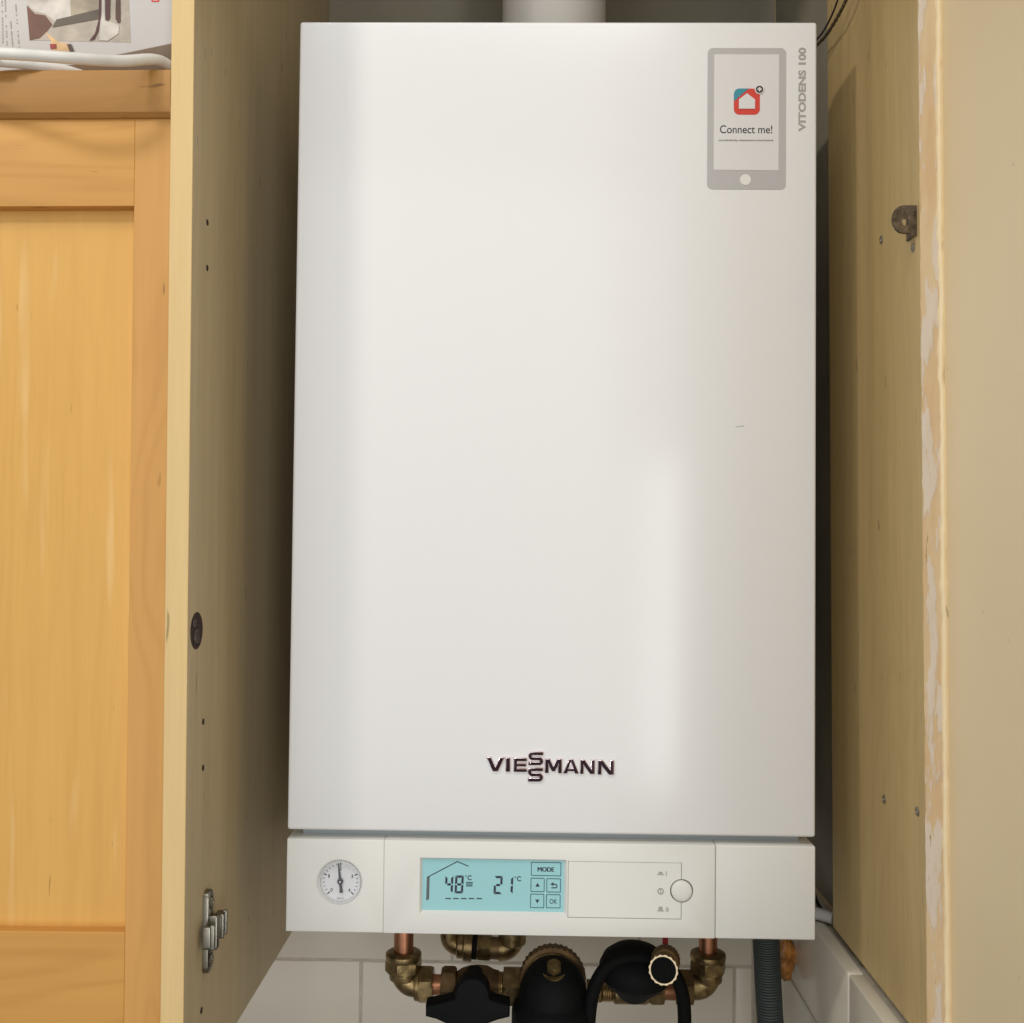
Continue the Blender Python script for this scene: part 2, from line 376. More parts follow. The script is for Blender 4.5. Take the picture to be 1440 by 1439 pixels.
def text_bm(s, x0, x1, z0, z1, y, thick=0.0, bold=0.0, bevel=0.0, vertical=False, bm=None):
    """lettering stretched into the box x0..x1, z0..z1 on the plane y, facing the room"""
    cu = bpy.data.curves.new('lettering', 'FONT'); cu.body = s; cu.size = 1; cu.offset = bold; cu.extrude = 0.05; cu.bevel_depth = bevel; cu.bevel_resolution = 2
    cu.resolution_u = 4
    o = bpy.data.objects.new('lettering', cu); COL.objects.link(o)
    dg = bpy.context.evaluated_depsgraph_get(); me = bpy.data.meshes.new_from_object(o.evaluated_get(dg))
    b = bmesh.new(); b.from_mesh(me); bpy.data.meshes.remove(me); bpy.data.objects.remove(o); bpy.data.curves.remove(cu)
    xs = [v.co.x for v in b.verts]; ys = [v.co.y for v in b.verts]; zs = [v.co.z for v in b.verts]
    ax, bx, ay, by, az, bz = min(xs), max(xs), min(ys), max(ys), min(zs), max(zs)
    for v in b.verts:
        s_ = (v.co.x - ax) / (bx - ax); t = (v.co.y - ay) / (by - ay); q = (v.co.z - az) / (bz - az)
        if vertical: v.co = Vector((x1 + (x0 - x1) * t, y - q * thick, z0 + (z1 - z0) * s_))
        else: v.co = Vector((x0 + (x1 - x0) * s_, y - q * thick, z0 + (z1 - z0) * t))
    return join(bm, b)

def cut(o, cutters):
    """boolean-subtract bmesh solids from o"""
    for cb in cutters:
        bmesh.ops.recalc_face_normals(cb, faces=cb.faces)
        me = bpy.data.meshes.new('cutter'); cb.to_mesh(me); cb.free()
        c = bpy.data.objects.new('cutter', me); COL.objects.link(c)
        md = o.modifiers.new('cut', 'BOOLEAN'); md.operation = 'DIFFERENCE'; md.solver = 'EXACT'; md.object = c
        dg = bpy.context.evaluated_depsgraph_get(); dg.update()
        new = bpy.data.meshes.new_from_object(o.evaluated_get(dg)); o.modifiers.clear()
        old = o.data; o.data = new; bpy.data.meshes.remove(old); bpy.data.objects.remove(c); bpy.data.meshes.remove(me)
    b = bmesh.new(); b.from_mesh(o.data); finish(b); b.to_mesh(o.data); b.free()
    return o

YP = -0.0002     # prints sit this far in front of the enamel

# ------------------------------------------------------------------ the setting: back wall and side wall
WALL_Y = 0.362; TILE_Y = 0.354
back = obj('back_wall', box_bm(-0.80, 0.262, WALL_Y, 0.46, -0.95, 0.95), PLASTER); back['kind'] = 'structure'
bed = obj('grout_bed', box_bm(-0.66, 0.2565, TILE_Y + 0.0015, WALL_Y - 0.0005, -0.90, -0.3745), GROUT, back)
J1 = -0.1987; PITCH = (0.2107 - J1) / 2
J2 = -0.0984; ROW0 = -0.5153; RH = 0.150; G = 0.0024
tile_mesh = {}
def tile_piece(parent, x0, x1, z0, z1):
    key = (round(x1 - x0, 4), round(z1 - z0, 4))
    if key not in tile_mesh:
        b = box_bm(0, x1 - x0, 0, 0.006, 0, z1 - z0, 0.0016, 3); finish(b)
        me = bpy.data.meshes.new('tile'); b.to_mesh(me); b.free(); me.materials.append(TILE); tile_mesh[key] = me
    o = bpy.data.objects.new('tile', tile_mesh[key]); COL.objects.link(o); o.parent = parent
    o.location = (x0, TILE_Y + random.uniform(0, 0.0004), z0); o.rotation_euler = (random.uniform(-.002, .002), 0, random.uniform(-.002, .002))
for row, js in ((0, J2), (1, J1), (2, J2)):
    zt = ROW0 + RH - row * RH - G / 2; zb = zt - RH + G
    k = -2 if row != 1 else -1
    for i in range(-2, 3):
        x0 = js + i * PITCH + G / 2; x1 = x0 + PITCH - G
        x1 = min(x1, 0.230)
        if x1 - x0 > 0.01 and x0 > -0.64: tile_piece(back, x0, x1, zb, zt)

TX = 0.2316; LEDGE = -0.3835     # face of the side-wall tiling and its top edge
LEAN = Matrix.Rotation(-0.0078, 4, 'Y')          # the plastered side wall is a little out of plumb, like the cabinet
def lean(bm):
    bmesh.ops.transform(bm, matrix=LEAN, verts=bm.verts); return bm
side = obj('side_wall', lean(box_bm(0.2568, 0.30, -0.62, WALL_Y - 0.0005, -0.95, 0.95)), BEIGE); side['kind'] = 'structure'
obj('grout_bed', box_bm(TX + 0.0015, 0.2680, -0.0845, TILE_Y + 0.001, -0.90, LEDGE - 0.002), GROUT, side)
obj('bare_plaster', lean(box_bm(0.2560, 0.2567, 0.112, TILE_Y - 0.002, LEDGE + 0.001, 0.90)), PLASTER, side)
SV = (0.2316, 0.0225, -0.4055)[1]; SG = (0.2316, 0.1514, -0.4618)[2]
for z1, z0 in ((LEDGE, SG + G / 2), (SG - G / 2, SG - RH), (SG - RH - G, SG - 2 * RH)):
    for y0, y1 in ((-0.085, SV - G / 2), (SV + G / 2, SV + 0.200), (SV + 0.200 + G, TILE_Y - 0.0005)):
        if y1 - y0 > 0.005: obj('tile', box_bm(TX, TX + 0.0125, y0, y1, z0, z1, 0.0016, 3), TILE, side)

# ------------------------------------------------------------------ cabinet round the boiler
cab = empty('boiler_cabinet', 'tall open cabinet of pale wood veneer standing either side of the white boiler', 'cabinet')
cab.rotation_euler = (0, -0.0078, 0)
LI, LO, RI, RO = -0.2467, -0.2618, 0.2422, 0.2546
FY = -0.100; TOP = 0.62
lp = obj('side_panel', box_bm(LO, LI, FY + 0.0011, WALL_Y - 0.001, -0.430, TOP, 0.0004, 1), W_INNER_L, cab)
lp['label'] = 'left veneer side panel with hinge plate and drilled holes'
lpe = obj('edge_lipping', box_bm(LO, LI + 0.0003, FY, FY + 0.001, -0.430, TOP, 0.0003, 1), W_EDGE, lp)
rp_ = obj('side_panel', box_bm(RI, RO, FY + 0.0011, 0.1085, -0.3815, TOP, 0.0004, 1), W_INNER, cab)
rp_['label'] = 'right yellowish veneer side panel with flaking front edge'
# ragged bare edge: a strip with an uneven front face
def ragged_strip(x0, x1, y, z0, z1, nz_=260, nx=8):
    b = bmesh.new(); g = []
    for k in range(nz_ + 1):
        z = z0 + (z1 - z0) * k / nz_; rw = []
        for i in range(nx + 1):
            x = x0 + (x1 - x0) * i / nx
            if i == 0: x += 0.0006 * noise.noise((z * 60, 3, 1)) + 0.0004 * noise.noise((z * 210, 3, 1))
            q = noise.noise((x * 160, 2.0, z * 26)); h = 0.0009 * max(0, q) + 0.0004 * noise.noise((x * 400, 1.0, z * 110))
            rw.append(b.verts.new((x, y - h, z)))
        g.append(rw)
    for k in range(nz_):
        for i in range(nx): b.faces.new((g[k][i], g[k][i + 1], g[k + 1][i + 1], g[k + 1][i]))
    return b
obj('bare_edge', ragged_strip(RI - 0.0002, RO, FY, -0.3815, TOP), FLAKED, rp_, angle=60)
# torn bead of beige paint between panel and wall
pts = []
for k in range(230):
    z = -0.40 + k * 0.0044
    pts.append((0.2554 + 0.0011 * noise.noise((z * 22, 7, 2)) + 0.0006 * noise.noise((z * 95, 5, 1)) - 0.0, FY + 0.0004, z))
obj('paint_bead', tube_bm(pts, 0.0016, 8, smooth=False, rad=lambda t: 0.0023 + 0.0009 * noise.noise((t * 90, 1, 4)) + 0.0005 * noise.noise((t * 300, 1, 4))), BEIGE, cab)
obj('unseen_shade_top', box_bm(LI + 0.0005, RI - 0.0005, FY + 0.004, WALL_Y - 0.004, TOP - 0.016, TOP, 0.0004, 1), W_INNER_L, cab)  # unseen, added to keep ambient light out of the gaps

def yz_prism(outline, x0, x1, bev, bm):
    b = poly_bm(outline, -x1, -x0, bev, 2)          # built facing -y, then turned to face +x
    for v in b.verts: v.co = Vector((-v.co.y, v.co.x, v.co.z))
    bmesh.ops.recalc_face_normals(b, faces=b.faces)
    return join(bm, b)
# round cam hole on the left panel: recess shade put into a dark disc
ch = Vector((-0.2467, -0.0808, -0.1138))
cf = obj('cam_hole_disc', lathe_bm([(0.0127, -0.0004), (0.0127, 0.0003), (0.0119, 0.0005), (0.0113, 0.0002), (0.0002, 0.0002)], ch, (1, 0, 0), 40), CAMHOLE, lp)
b = yz_prism(rrect(-0.0060, 0.0052, -0.0085, 0.0010, 0.0030), 0.0003, 0.0009, 0.0002, None)
yz_prism(rrect(-0.0085, -0.0020, 0.0028, 0.0086, 0.0016), 0.0003, 0.0008, 0.0002, b)
for v in b.verts: v.co += ch
obj('cam_screw', b, mat('cam_metal', (0.085, 0.06, 0.05), 0.5, metal=0.5, var=(350, 0.7)), lp)
for hx in ((-0.2467, -0.0665, 0.1732), (-0.2467, -0.0658, 0.1410), (-0.2467, -0.0643, -0.1789), (-0.2467, -0.0637, -0.2112), (-0.2467, -0.0618, -0.3799)):
    obj('dark_hole_disc', lathe_bm([(0.0022, -0.0004), (0.0022, 0.0003), (0.0016, 0.0004), (0.0014, 0.0001), (0.0002, 0.0)], hx, (1, 0, 0), 14), HOLE, lp)  # uncut dark discs, the shade inside drilled holes put into their colour
for hx in ((0.2422, -0.0253, 0.1718), (0.2422, -0.0873, 0.1481), (0.2422, -0.0221, -0.2403), (0.2422, -0.0863, -0.2322)):
    s_ = lathe_bm([(0.0032, -0.0004), (0.0032, 0.0004), (0.0026, 0.0009), (0.0012, 0.0010), (0.0009, 0.0004), (0.0001, 0.0004)], hx, (-1, 0, 0), 18)
    obj('screw_head', s_, SCREWSTEEL, rp_)
# hinge mounting plate, screwed to the left panel (plate stands in the y-z plane)
hc = Vector((-0.2467, -0.0549, -0.3275))
hinge = obj('hinge_plate', yz_prism([(p[0], p[1]) for p in rrect(-0.0062, 0.0062, -0.029, 0.029, 0.0058)], 0.0, 0.0042, 0.0012, None), STEEL, cab)
hinge.location = hc
b = yz_prism(rrect(-0.0155, 0.0200, -0.0078, 0.0082, 0.0020), 0.0035, 0.0085, 0.0012, None)
for yy in (-0.0125, 0.0090, 0.0165):
    yz_prism(rrect(yy - 0.0016, yy + 0.0016, -0.0086, 0.0090, 0.0012), 0.0080, 0.0108, 0.0008, b)
yz_prism(rrect(-0.0040, 0.0030, -0.0125, 0.0120, 0.0020), 0.0040, 0.0098, 0.0015, b)
obj('clip_body', b, STEEL, hinge)
for zz in (0.0200, -0.0200):
    obj('screw_head', lathe_bm([(0.0040, 0.0040), (0.0040, 0.0046), (0.0030, 0.0054), (0.0012, 0.0054), (0.0010, 0.0046), (0.0001, 0.0046)], (0, 0, zz), (1, 0, 0), 20), STEEL, hinge)
    obj('slot_rim', lathe_bm([(0.0046, 0.0040), (0.0046, 0.0044), (0.0041, 0.0044), (0.0041, 0.0040)], (0, 0, zz), (1, 0, 0), 20, caps=False), DARKGAP, hinge)
# old catch plate on the right panel: D-shaped tab with a screw hole, standing out from the panel
bc = Vector((0.2339, -0.0940, 0.1645))
D = [(RI, bc.z + 0.0104), (bc.x + 0.0002, bc.z + 0.0104)]
for i in range(9):
    a = math.radians(90 + 180 * i / 8); D.append((bc.x - 0.0006 + 0.0078 * math.cos(a), bc.z + 0.0008 + 0.0096 * math.sin(a)))
D += [(bc.x + 0.0030, bc.z - 0.0088), (bc.x + 0.0042, bc.z - 0.0122), (RI, bc.z - 0.0100)]
tab = obj('catch_plate', poly_bm(D, bc.y, bc.y + 0.0016, 0.0003, 1), RUSTY, cab)
cut(tab, [lathe_bm([(0.0024, -0.01), (0.0024, 0.01)], (bc.x - 0.0006, bc.y, bc.z + 0.0008), (0, 1, 0), 24)])
obj('fixing_foot', box_bm(RI - 0.0016, RI - 0.0001, bc.y + 0.0017, bc.y + 0.016, bc.z - 0.0098, bc.z + 0.0102, 0.0004, 1), RUSTY, tab)

# ------------------------------------------------------------------ pine cupboard on the left
cup = empty('pine_cupboard', 'orange pine cupboard with framed panel door beside the boiler cabinet', 'cupboard', loc=(-0.49, 0.1, -0.45))
O = Vector((0.49, -0.1, 0.45))
def cpart(name, bm, m, parent=cup):
    if parent is cup:
        for v in bm.verts: v.co += O
    return obj(name, bm, m, parent)
DY = -0.092; XR = -0.2622; XL = -0.72
zt_r = (-0.3333, -0.0920, 0.2384)[2]; zt_b = (-0.3325, -0.0920, 0.1769)[2]; zb_t = (-0.3255, -0.0920, -0.3151)[2]; xs = (-0.2892, -0.0920, -0.0321)[0]
cup.matrix_world = Matrix.Rotation(-0.0078, 4, 'Y') @ Matrix.Translation((-0.49, 0.1, -0.45))   # leans with the cabinet
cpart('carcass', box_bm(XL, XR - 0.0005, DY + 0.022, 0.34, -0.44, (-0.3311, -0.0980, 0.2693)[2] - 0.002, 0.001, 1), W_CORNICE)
door = empty('door', '', ''); del door['label']; del door['category']; door.parent = cup; door.location = O
d_ = door
def dpart(n, bm, m): return obj(n, bm, m, d_)
dpart('stile', box_bm(xs, XR - 0.0003, DY + 0.0003, DY + 0.020, -0.44, zt_r + 0.002, 0.0003, 1), W_STILE)
dpart('stile', box_bm(XL, XL + 0.055, DY + 0.0003, DY + 0.020, -0.44, zt_r + 0.002, 0.0003, 1), W_STILE)
dpart('rail', box_bm(XL + 0.0552, xs - 0.00005, DY + 0.0003, DY + 0.020, zt_b, zt_r + 0.002, 0.0003, 1), W_RAIL)
dpart('rail', box_bm(XL + 0.0552, xs - 0.00005, DY + 0.0003, DY + 0.020, -0.44, zb_t, 0.0004, 1), W_RAIL)
dpart('panel', box_bm(XL + 0.050, xs + 0.003, DY + 0.0105, DY + 0.017, zb_t - 0.006, zt_b + 0.006), W_PANEL)
# cornice board with a rounded nose above the door
zc0 = (-0.3306, -0.0980, 0.2364)[2]; zc1 = (-0.3311, -0.0980, 0.2697)[2]
prof = [(0.30, zc1), (-0.0945, zc1), (-0.0975, zc1 - 0.0012), (-0.0985, zc1 - 0.004), (-0.0982, zc0 + 0.008), (-0.0970, zc0 + 0.0035), (-0.0940, zc0 + 0.0008), (-0.088, zc0), (0.30, zc0)]
b = bmesh.new(); v0 = [b.verts.new((XL - 0.01, p[0], p[1])) for p in prof]; v1 = [b.verts.new((XR - 0.0004, p[0], p[1])) for p in prof]
for i in range(len(prof)): j = (i + 1) % len(prof); b.faces.new((v0[i], v0[j], v1[j], v1[i]))
b.faces.new(v0[::-1]); b.faces.new(v1)
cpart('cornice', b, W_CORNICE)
zc1 -= 0.0026

# printed carton on top of the cupboard
BY = -0.055
pbx = lambda px, py: None
carton = empty('carton', 'white printed carton lying on top of the pine cupboard', 'box', loc=(-0.42, 0.05, zc1))
CO = -Vector((-0.42, 0.05, zc1))
def kpart(n, bm, m):
    for v in bm.verts: v.co += CO
    return obj(n, bm, m, carton)
B = lambda t: (t[0], t[2])
out = [(-0.60, 0.42), (-0.60, zc1 + 0.001), B((-0.3427, -0.0550, 0.2903)), B((-0.3195, -0.0550, 0.2969)), B((-0.2792, -0.0550, 0.3055)), (B((-0.2792, -0.0550, 0.3055))[0], 0.42)]
kpart('body', poly_bm(out, BY, 0.12, 0.0012, 2), BOXCARD)
def pr(n, pts_, m, k=1): return kpart(n, poly_bm([B(q) for q in pts_], BY - 0.0002 * k, BY - 0.0002 * k + 0.00015), m)
pr('picture', [(-0.3883, -0.0550, 0.3740), (-0.3143, -0.0550, 0.3740), (-0.3098, -0.0550, 0.3060), (-0.3836, -0.0550, 0.3075)], flat('beige', (0.42, 0.36, 0.29)))
pr('picture_patch', [(-0.3863, -0.0550, 0.3331), (-0.3799, -0.0550, 0.3268), (-0.3726, -0.0550, 0.3258), (-0.3672, -0.0550, 0.3190), (-0.3713, -0.0550, 0.3138), (-0.3764, -0.0550, 0.3090), (-0.3836, -0.0550, 0.3075)], flat('brown', (0.13, 0.045, 0.02)), 2)
pr('picture_patch', [(-0.3869, -0.0550, 0.3583), (-0.3556, -0.0550, 0.3583), (-0.3538, -0.0550, 0.3248), (-0.3652, -0.0550, 0.3211), (-0.3726, -0.0550, 0.3268), (-0.3799, -0.0550, 0.3284), (-0.3863, -0.0550, 0.3342)], flat('white', (0.56, 0.51, 0.45)), 2)
pr('picture_patch', [(-0.3546, -0.0550, 0.3583), (-0.3332, -0.0550, 0.3583), (-0.3326, -0.0550, 0.3305), (-0.3538, -0.0550, 0.3253)], flat('stone', (0.38, 0.31, 0.22)), 2)
pr('picture_patch', [(-0.3642, -0.0550, 0.3227), (-0.3326, -0.0550, 0.3300), (-0.3330, -0.0550, 0.3232), (-0.3672, -0.0550, 0.3169)], flat('taupe', (0.10, 0.075, 0.05)), 3)
pr('picture_patch', [(-0.3332, -0.0550, 0.3583), (-0.3317, -0.0550, 0.3583), (-0.3315, -0.0550, 0.3258), (-0.3333, -0.0550, 0.3143), (-0.3363, -0.0550, 0.3081), (-0.3399, -0.0550, 0.3070), (-0.3359, -0.0550, 0.3122), (-0.3335, -0.0550, 0.3216)], flat('maroon', (0.07, 0.012, 0.008)), 4)
pr('picture_patch', [(-0.3296, -0.0550, 0.3583), (-0.3254, -0.0550, 0.3583), (-0.3252, -0.0550, 0.3237), (-0.3267, -0.0550, 0.3216), (-0.3283, -0.0550, 0.3227)], flat('maroon', (0.07, 0.012, 0.008)), 4)
pr('picture_patch', [(-0.3213, -0.0550, 0.3583), (-0.3187, -0.0550, 0.3583), (-0.3174, -0.0550, 0.3206), (-0.3194, -0.0550, 0.3201), (-0.3211, -0.0550, 0.3232)], flat('umber', (0.07, 0.028, 0.014)), 4)
pr('picture_patch', [(-0.3311, -0.0550, 0.3583), (-0.3301, -0.0550, 0.3583), (-0.3288, -0.0550, 0.3216), (-0.3241, -0.0550, 0.3206), (-0.3184, -0.0550, 0.3185), (-0.3188, -0.0550, 0.3123), (-0.3264, -0.0550, 0.3070), (-0.3327, -0.0550, 0.3075)], flat('white', (0.56, 0.51, 0.45)), 3)
pr('picture_patch', [(-0.3723, -0.0550, 0.3132), (-0.3680, -0.0550, 0.3070), (-0.3668, -0.0550, 0.2991), (-0.3532, -0.0550, 0.2981), (-0.3544, -0.0550, 0.3049), (-0.3617, -0.0550, 0.3059)], flat('peach', (0.66, 0.42, 0.20)), 3)
pr('picture_patch', [(-0.3685, -0.0550, 0.3044), (-0.3638, -0.0550, 0.3044), (-0.3637, -0.0550, 0.3012), (-0.3679, -0.0550, 0.3007)], flat('red', (0.30, 0.02, 0.012)), 5)
pr('picture_patch', [(-0.3560, -0.0550, 0.3044), (-0.3529, -0.0550, 0.3044), (-0.3507, -0.0550, 0.2992), (-0.3538, -0.0550, 0.2986)], flat('umber', (0.07, 0.028, 0.014)), 5)
b = None
for px_, a_, c_ in ((2, -60, 62), (8, -30, 65), (15, 30, 66), (22, 6, 67)):
    pass
for q0, q1 in (((-0.4059, -0.0550, 0.3688), (-0.4033, -0.0550, 0.3048)), ((-0.4034, -0.0550, 0.3530), (-0.4002, -0.0550, 0.3033)), ((-0.3980, -0.0550, 0.3216), (-0.3960, -0.0550, 0.3027)), ((-0.3946, -0.0550, 0.3341), (-0.3913, -0.0550, 0.3022))):
    n_ = 26
    for i in range(n_):                                   # lines of unreadably small print
        if random.random() < 0.2: continue
        t0, t1 = i / n_, (i + 0.72) / n_
        p0 = (q0[0] + (q1[0] - q0[0]) * t0, q0[2] + (q1[2] - q0[2]) * t0); p1 = (q0[0] + (q1[0] - q0[0]) * t1, q0[2] + (q1[2] - q0[2]) * t1)
        b = stroke_bm(p0, p1, 0.0009, BY - 0.0003, BY - 0.0001, bm=b)
kpart('small_print', b, GREYINK)
ro, ri = rrect((-0.2954, -0.0550, 0.3374)[0], (-0.2897, -0.0550, 0.3374)[0], (-0.2954, -0.0550, 0.3358)[2], (-0.2955, -0.0550, 0.3415)[2], 0.0006, 2), rrect((-0.2944, -0.0550, 0.3374)[0], (-0.2907, -0.0550, 0.3374)[0], (-0.2954, -0.0550, 0.3368)[2], (-0.2955, -0.0550, 0.3405)[2], 0.0003, 2)
kpart('red_mark', ring_bm(ro, ri, BY - 0.0003, BY - 0.0001), RED)

# white hose looped over the cupboard top
hs = obj('white_hose', tube_bm([(-0.60, -0.02, zc1 + 0.004), (-0.52, -0.085, zc1 + 0.004), (-0.4225, -0.1244, 0.2642), (-0.3628, -0.1440, 0.2553), (-0.3204, -0.1380, 0.2555), (-0.2932, -0.1180, 0.2627), (-0.2735, -0.0935, 0.2743), (-0.2700, -0.062, zc1 + 0.0055), (-0.285, 0.02, zc1 + 0.004)], 0.0037, 14, 14), PVCDIRTY)
tag(hs, 'white flexible hose looping over the top edge of the pine cupboard', 'hose')
h2 = obj('white_hose', tube_bm([(-0.62, -0.06, zc1 + 0.003), (-0.4070, -0.1060, 0.2691), (-0.3792, -0.1035, 0.2689), (-0.3576, -0.0980, 0.2691), ((-0.3369, -0.0900, 0.2729)[0], -0.084, zc1 + 0.0034), (-0.30, -0.04, zc1 + 0.0034)], 0.0034, 14, 12), PVCDIRTY)
tag(h2, 'second white hose strand lying behind the loop at left edge of cupboard top', 'hose')

# ------------------------------------------------------------------ boiler
boiler = empty('boiler', 'white wall hung gas boiler with lit blue display and round pressure gauge', 'boiler', loc=(0, 0.17, -0.35))
BO = Vector((0, -0.17, 0.35))
def bp_(name, bm, m, parent=None, **k):
    o = obj(name, bm, m, parent or boiler, **k)
    if parent is None: o.location = BO
    return o
bp_('casing', box_bm(-0.1965, 0.1965, 0.0605, 0.345, -0.330, 0.347, 0.002), PAINT)
cover = bp_('front_cover', box_bm(-0.2, 0.2, 0.0, 0.060, -0.2734, 0.35, 0.0022, 4), PAINT)
bp_('trim_strip', box_bm(-0.1908, 0.1908, 0.0125, 0.058, -0.2815, -0.2737, 0.0005, 1), TRIM)
PT, PB = -0.2799, -0.3500
lf = bp_('gauge_fascia', box_bm(-0.2, -0.12572, 0.0, 0.085, PB, PT, 0.0010, 3), FASCIA)
mf = bp_('control_fascia', box_bm(-0.1257, 0.1247, 0.0, 0.085, PB, PT, 0.0007, 2), FASCIA)
rf = bp_('end_fascia', box_bm(0.1251, 0.2, 0.0, 0.085, PB, PT, 0.0012, 3), FASCIA)
bp_('chassis', box_bm(-0.190, 0.190, 0.006, 0.080, PB + 0.003, PT - 0.003), DARKGAP)
for w in ('gauge_fascia',): pass

# pressure gauge, set in a chamfered round opening
gx, gz = -0.1594, -0.3127
cut(lf, [lathe_bm([(0.0186, -0.001), (0.0162, 0.0016), (0.0160, 0.0059)], (gx, 0, gz), (0, 1, 0), 64)])
gauge = bp_('pressure_gauge', lathe_bm([(0.0160, 0.0058), (0.0160, 0.0006), (0.0157, 0.0002), (0.0152, 0.0004), (0.0150, 0.0042), (0.0002, 0.0043)], (gx, 0, gz), (0, 1, 0), 64, caps=False), DIAL)
b = None
def ang(v): return math.radians(225 - 270 * v / 4.0)
for i in range(21):
    a = ang(i / 5.0); big = i % 5 == 0
    if 2.02 < i / 5.0 < 2.98: continue
    r1, r0 = (0.0140, 0.0115) if big else (0.0133, 0.0121)
    b = stroke_bm((gx + r0 * math.cos(a), gz + r0 * math.sin(a)), (gx + r1 * math.cos(a), gz + r1 * math.sin(a)), 0.0008 if big else 0.0005, 0.0040, 0.0042, bm=b)
bp_('scale_marks', b, INK, gauge)
b = None
for v in range(5):
    a = ang(v); cx, cz = gx + 0.0096 * math.cos(a), gz + 0.0096 * math.sin(a); wdt = 0.0005 if v == 1 else 0.0008
    b = text_bm(str(v), cx - wdt, cx + wdt, cz - 0.0013, cz + 0.0013, 0.0041, 0.0001, 0.01, bm=b)
bp_('scale_numbers', b, INK, gauge)
b = None
for i in range(6): b = stroke_bm((gx - 0.0026 + i * 0.0009, gz - 0.0131), (gx - 0.0020 + i * 0.0009, gz - 0.0131), 0.0010, 0.0040, 0.0042, bm=b)   # unreadably small print
bp_('maker_print', b, GREYINK, gauge)
a = math.radians(96.5); ca, sa = math.cos(a), math.sin(a)
def nd(t, w): return (gx + t * ca - w * sa, gz + t * sa + w * ca)
b = poly_bm([nd(0.0137, 0.00035), nd(0.0137, -0.00035), nd(0.002, -0.0009), nd(-0.0045, -0.0009), nd(-0.0085, -0.0013), nd(-0.0085, 0.0013), nd(-0.0045, 0.0009), nd(0.002, 0.0009)], 0.0026, 0.0031)
b = lathe_bm([(0.0022, 0.0040), (0.0022, 0.0022), (0.0018, 0.0019), (0.0006, 0.0018)], (gx, 0, gz), (0, 1, 0), 24, bm=b)
bp_('needle', b, NEEDLE, gauge)
bp_('pivot', lathe_bm([(0.0005, 0.0018), (0.0005, 0.0015)], (gx, 0, gz), (0, 1, 0), 12), CHROME, gauge)
bp_('lens', lathe_bm([(0.0151, 0.0012), (0.0151, 0.0008)], (gx, 0, gz), (0, 1, 0), 48), LENS, gauge)

# display window
lx0, lx1, lz0, lz1 = -0.0964, 0.0106, -0.3328, -0.2949
def frustum(x0, x1, z0, z1, ya, yb, grow):
    b = bmesh.new(); A_ = [(x0 - grow, z0 - grow), (x1 + grow, z0 - grow), (x1 + grow, z1 + grow), (x0 - grow, z1 + grow)]; B_ = [(x0, z0), (x1, z0), (x1, z1), (x0, z1)]
    va = [b.verts.new((p[0], ya, p[1])) for p in A_]; vb = [b.verts.new((p[0], yb, p[1])) for p in B_]
    for i in range(4): b.faces.new((va[i], va[(i + 1) % 4], vb[(i + 1) % 4], vb[i]))
    b.faces.new(va[::-1]); b.faces.new(vb); return b
fx0, fx1, fz0, fz1 = 0.0140, 0.0992, -0.3358, -0.2940
bx_, bz_ = 0.0995, -0.3147
cut(mf, [frustum(lx0, lx1, lz0, lz1, -0.0015, 0.0035, 0.0030),
         box_bm(fx0 - 0.0003, fx1 + 0.0003, -0.002, 0.0025, fz0 - 0.0003, fz1 + 0.0003),
         lathe_bm([(0.0098, -0.0012), (0.0086, 0.0006), (0.0086, 0.0058)], (bx_, 0, bz_), (0, 1, 0), 56)])
flap = bp_('control_flap', box_bm(fx0, fx1, 0.00025, 0.0024, fz0, fz1, 0.0003, 1), FASCIA)
cut(flap, [lathe_bm([(0.0098, -0.0012), (0.0086, 0.0006), (0.0086, 0.0058)], (bx_, 0, bz_), (0, 1, 0), 56)])
btn = bp_('power_button', lathe_bm([(0.0078, 0.0055), (0.0078, -0.0004), (0.0075, -0.0010), (0.0068, -0.0014), (0.004, -0.0017), (0.0002, -0.0018)], (bx_, 0, bz_), (0, 1, 0), 56), FASCIA)
# marks printed beside the button
def flap_px(x, y): return None
b = text_bm('I', *[0.0876, 0.0882], -0.3034, -0.3003, YP + 0.0002, 0.0001)
b = text_bm('0', 0.0877, 0.0898, -0.3303, -0.3271, YP + 0.0002, 0.0001, 0.01, bm=b)
for cx, yy, hgt in ((0.0836, -0.3030, 0.0014), (0.0838, -0.3301, 0.0024)):
    b = poly_bm([(cx - 0.0026, yy), (cx + 0.0026, yy), (cx + 0.0026, yy + 0.0005), (cx - 0.0026, yy + 0.0005)], YP + 0.0001, YP + 0.0003, bm=b)
    b = poly_bm([(cx - 0.0016, yy + 0.0009), (cx + 0.0016, yy + 0.0009), (cx + 0.0013, yy + 0.0009 + hgt), (cx - 0.0013, yy + 0.0009 + hgt)], YP + 0.0001, YP + 0.0003, bm=b)
cx, cz = 0.0837, -0.3152
b = ring_bm(circ(cx, cz, 0.0024, 24), circ(cx, cz, 0.0016, 24), YP + 0.0001, YP + 0.0003, bm=b)
b = stroke_bm((cx, cz - 0.0011), (cx, cz + 0.0011), 0.0006, YP + 0.0001, YP + 0.0003, bm=b)
bp_('switch_symbols', b, GREYINK, flap)

disp = bp_('display', box_bm(lx0 - 0.002, lx1 + 0.002, 0.0030, 0.0052, lz0 - 0.002, lz1 + 0.002), LCD)
LY0, LY1 = 0.00285, 0.00298
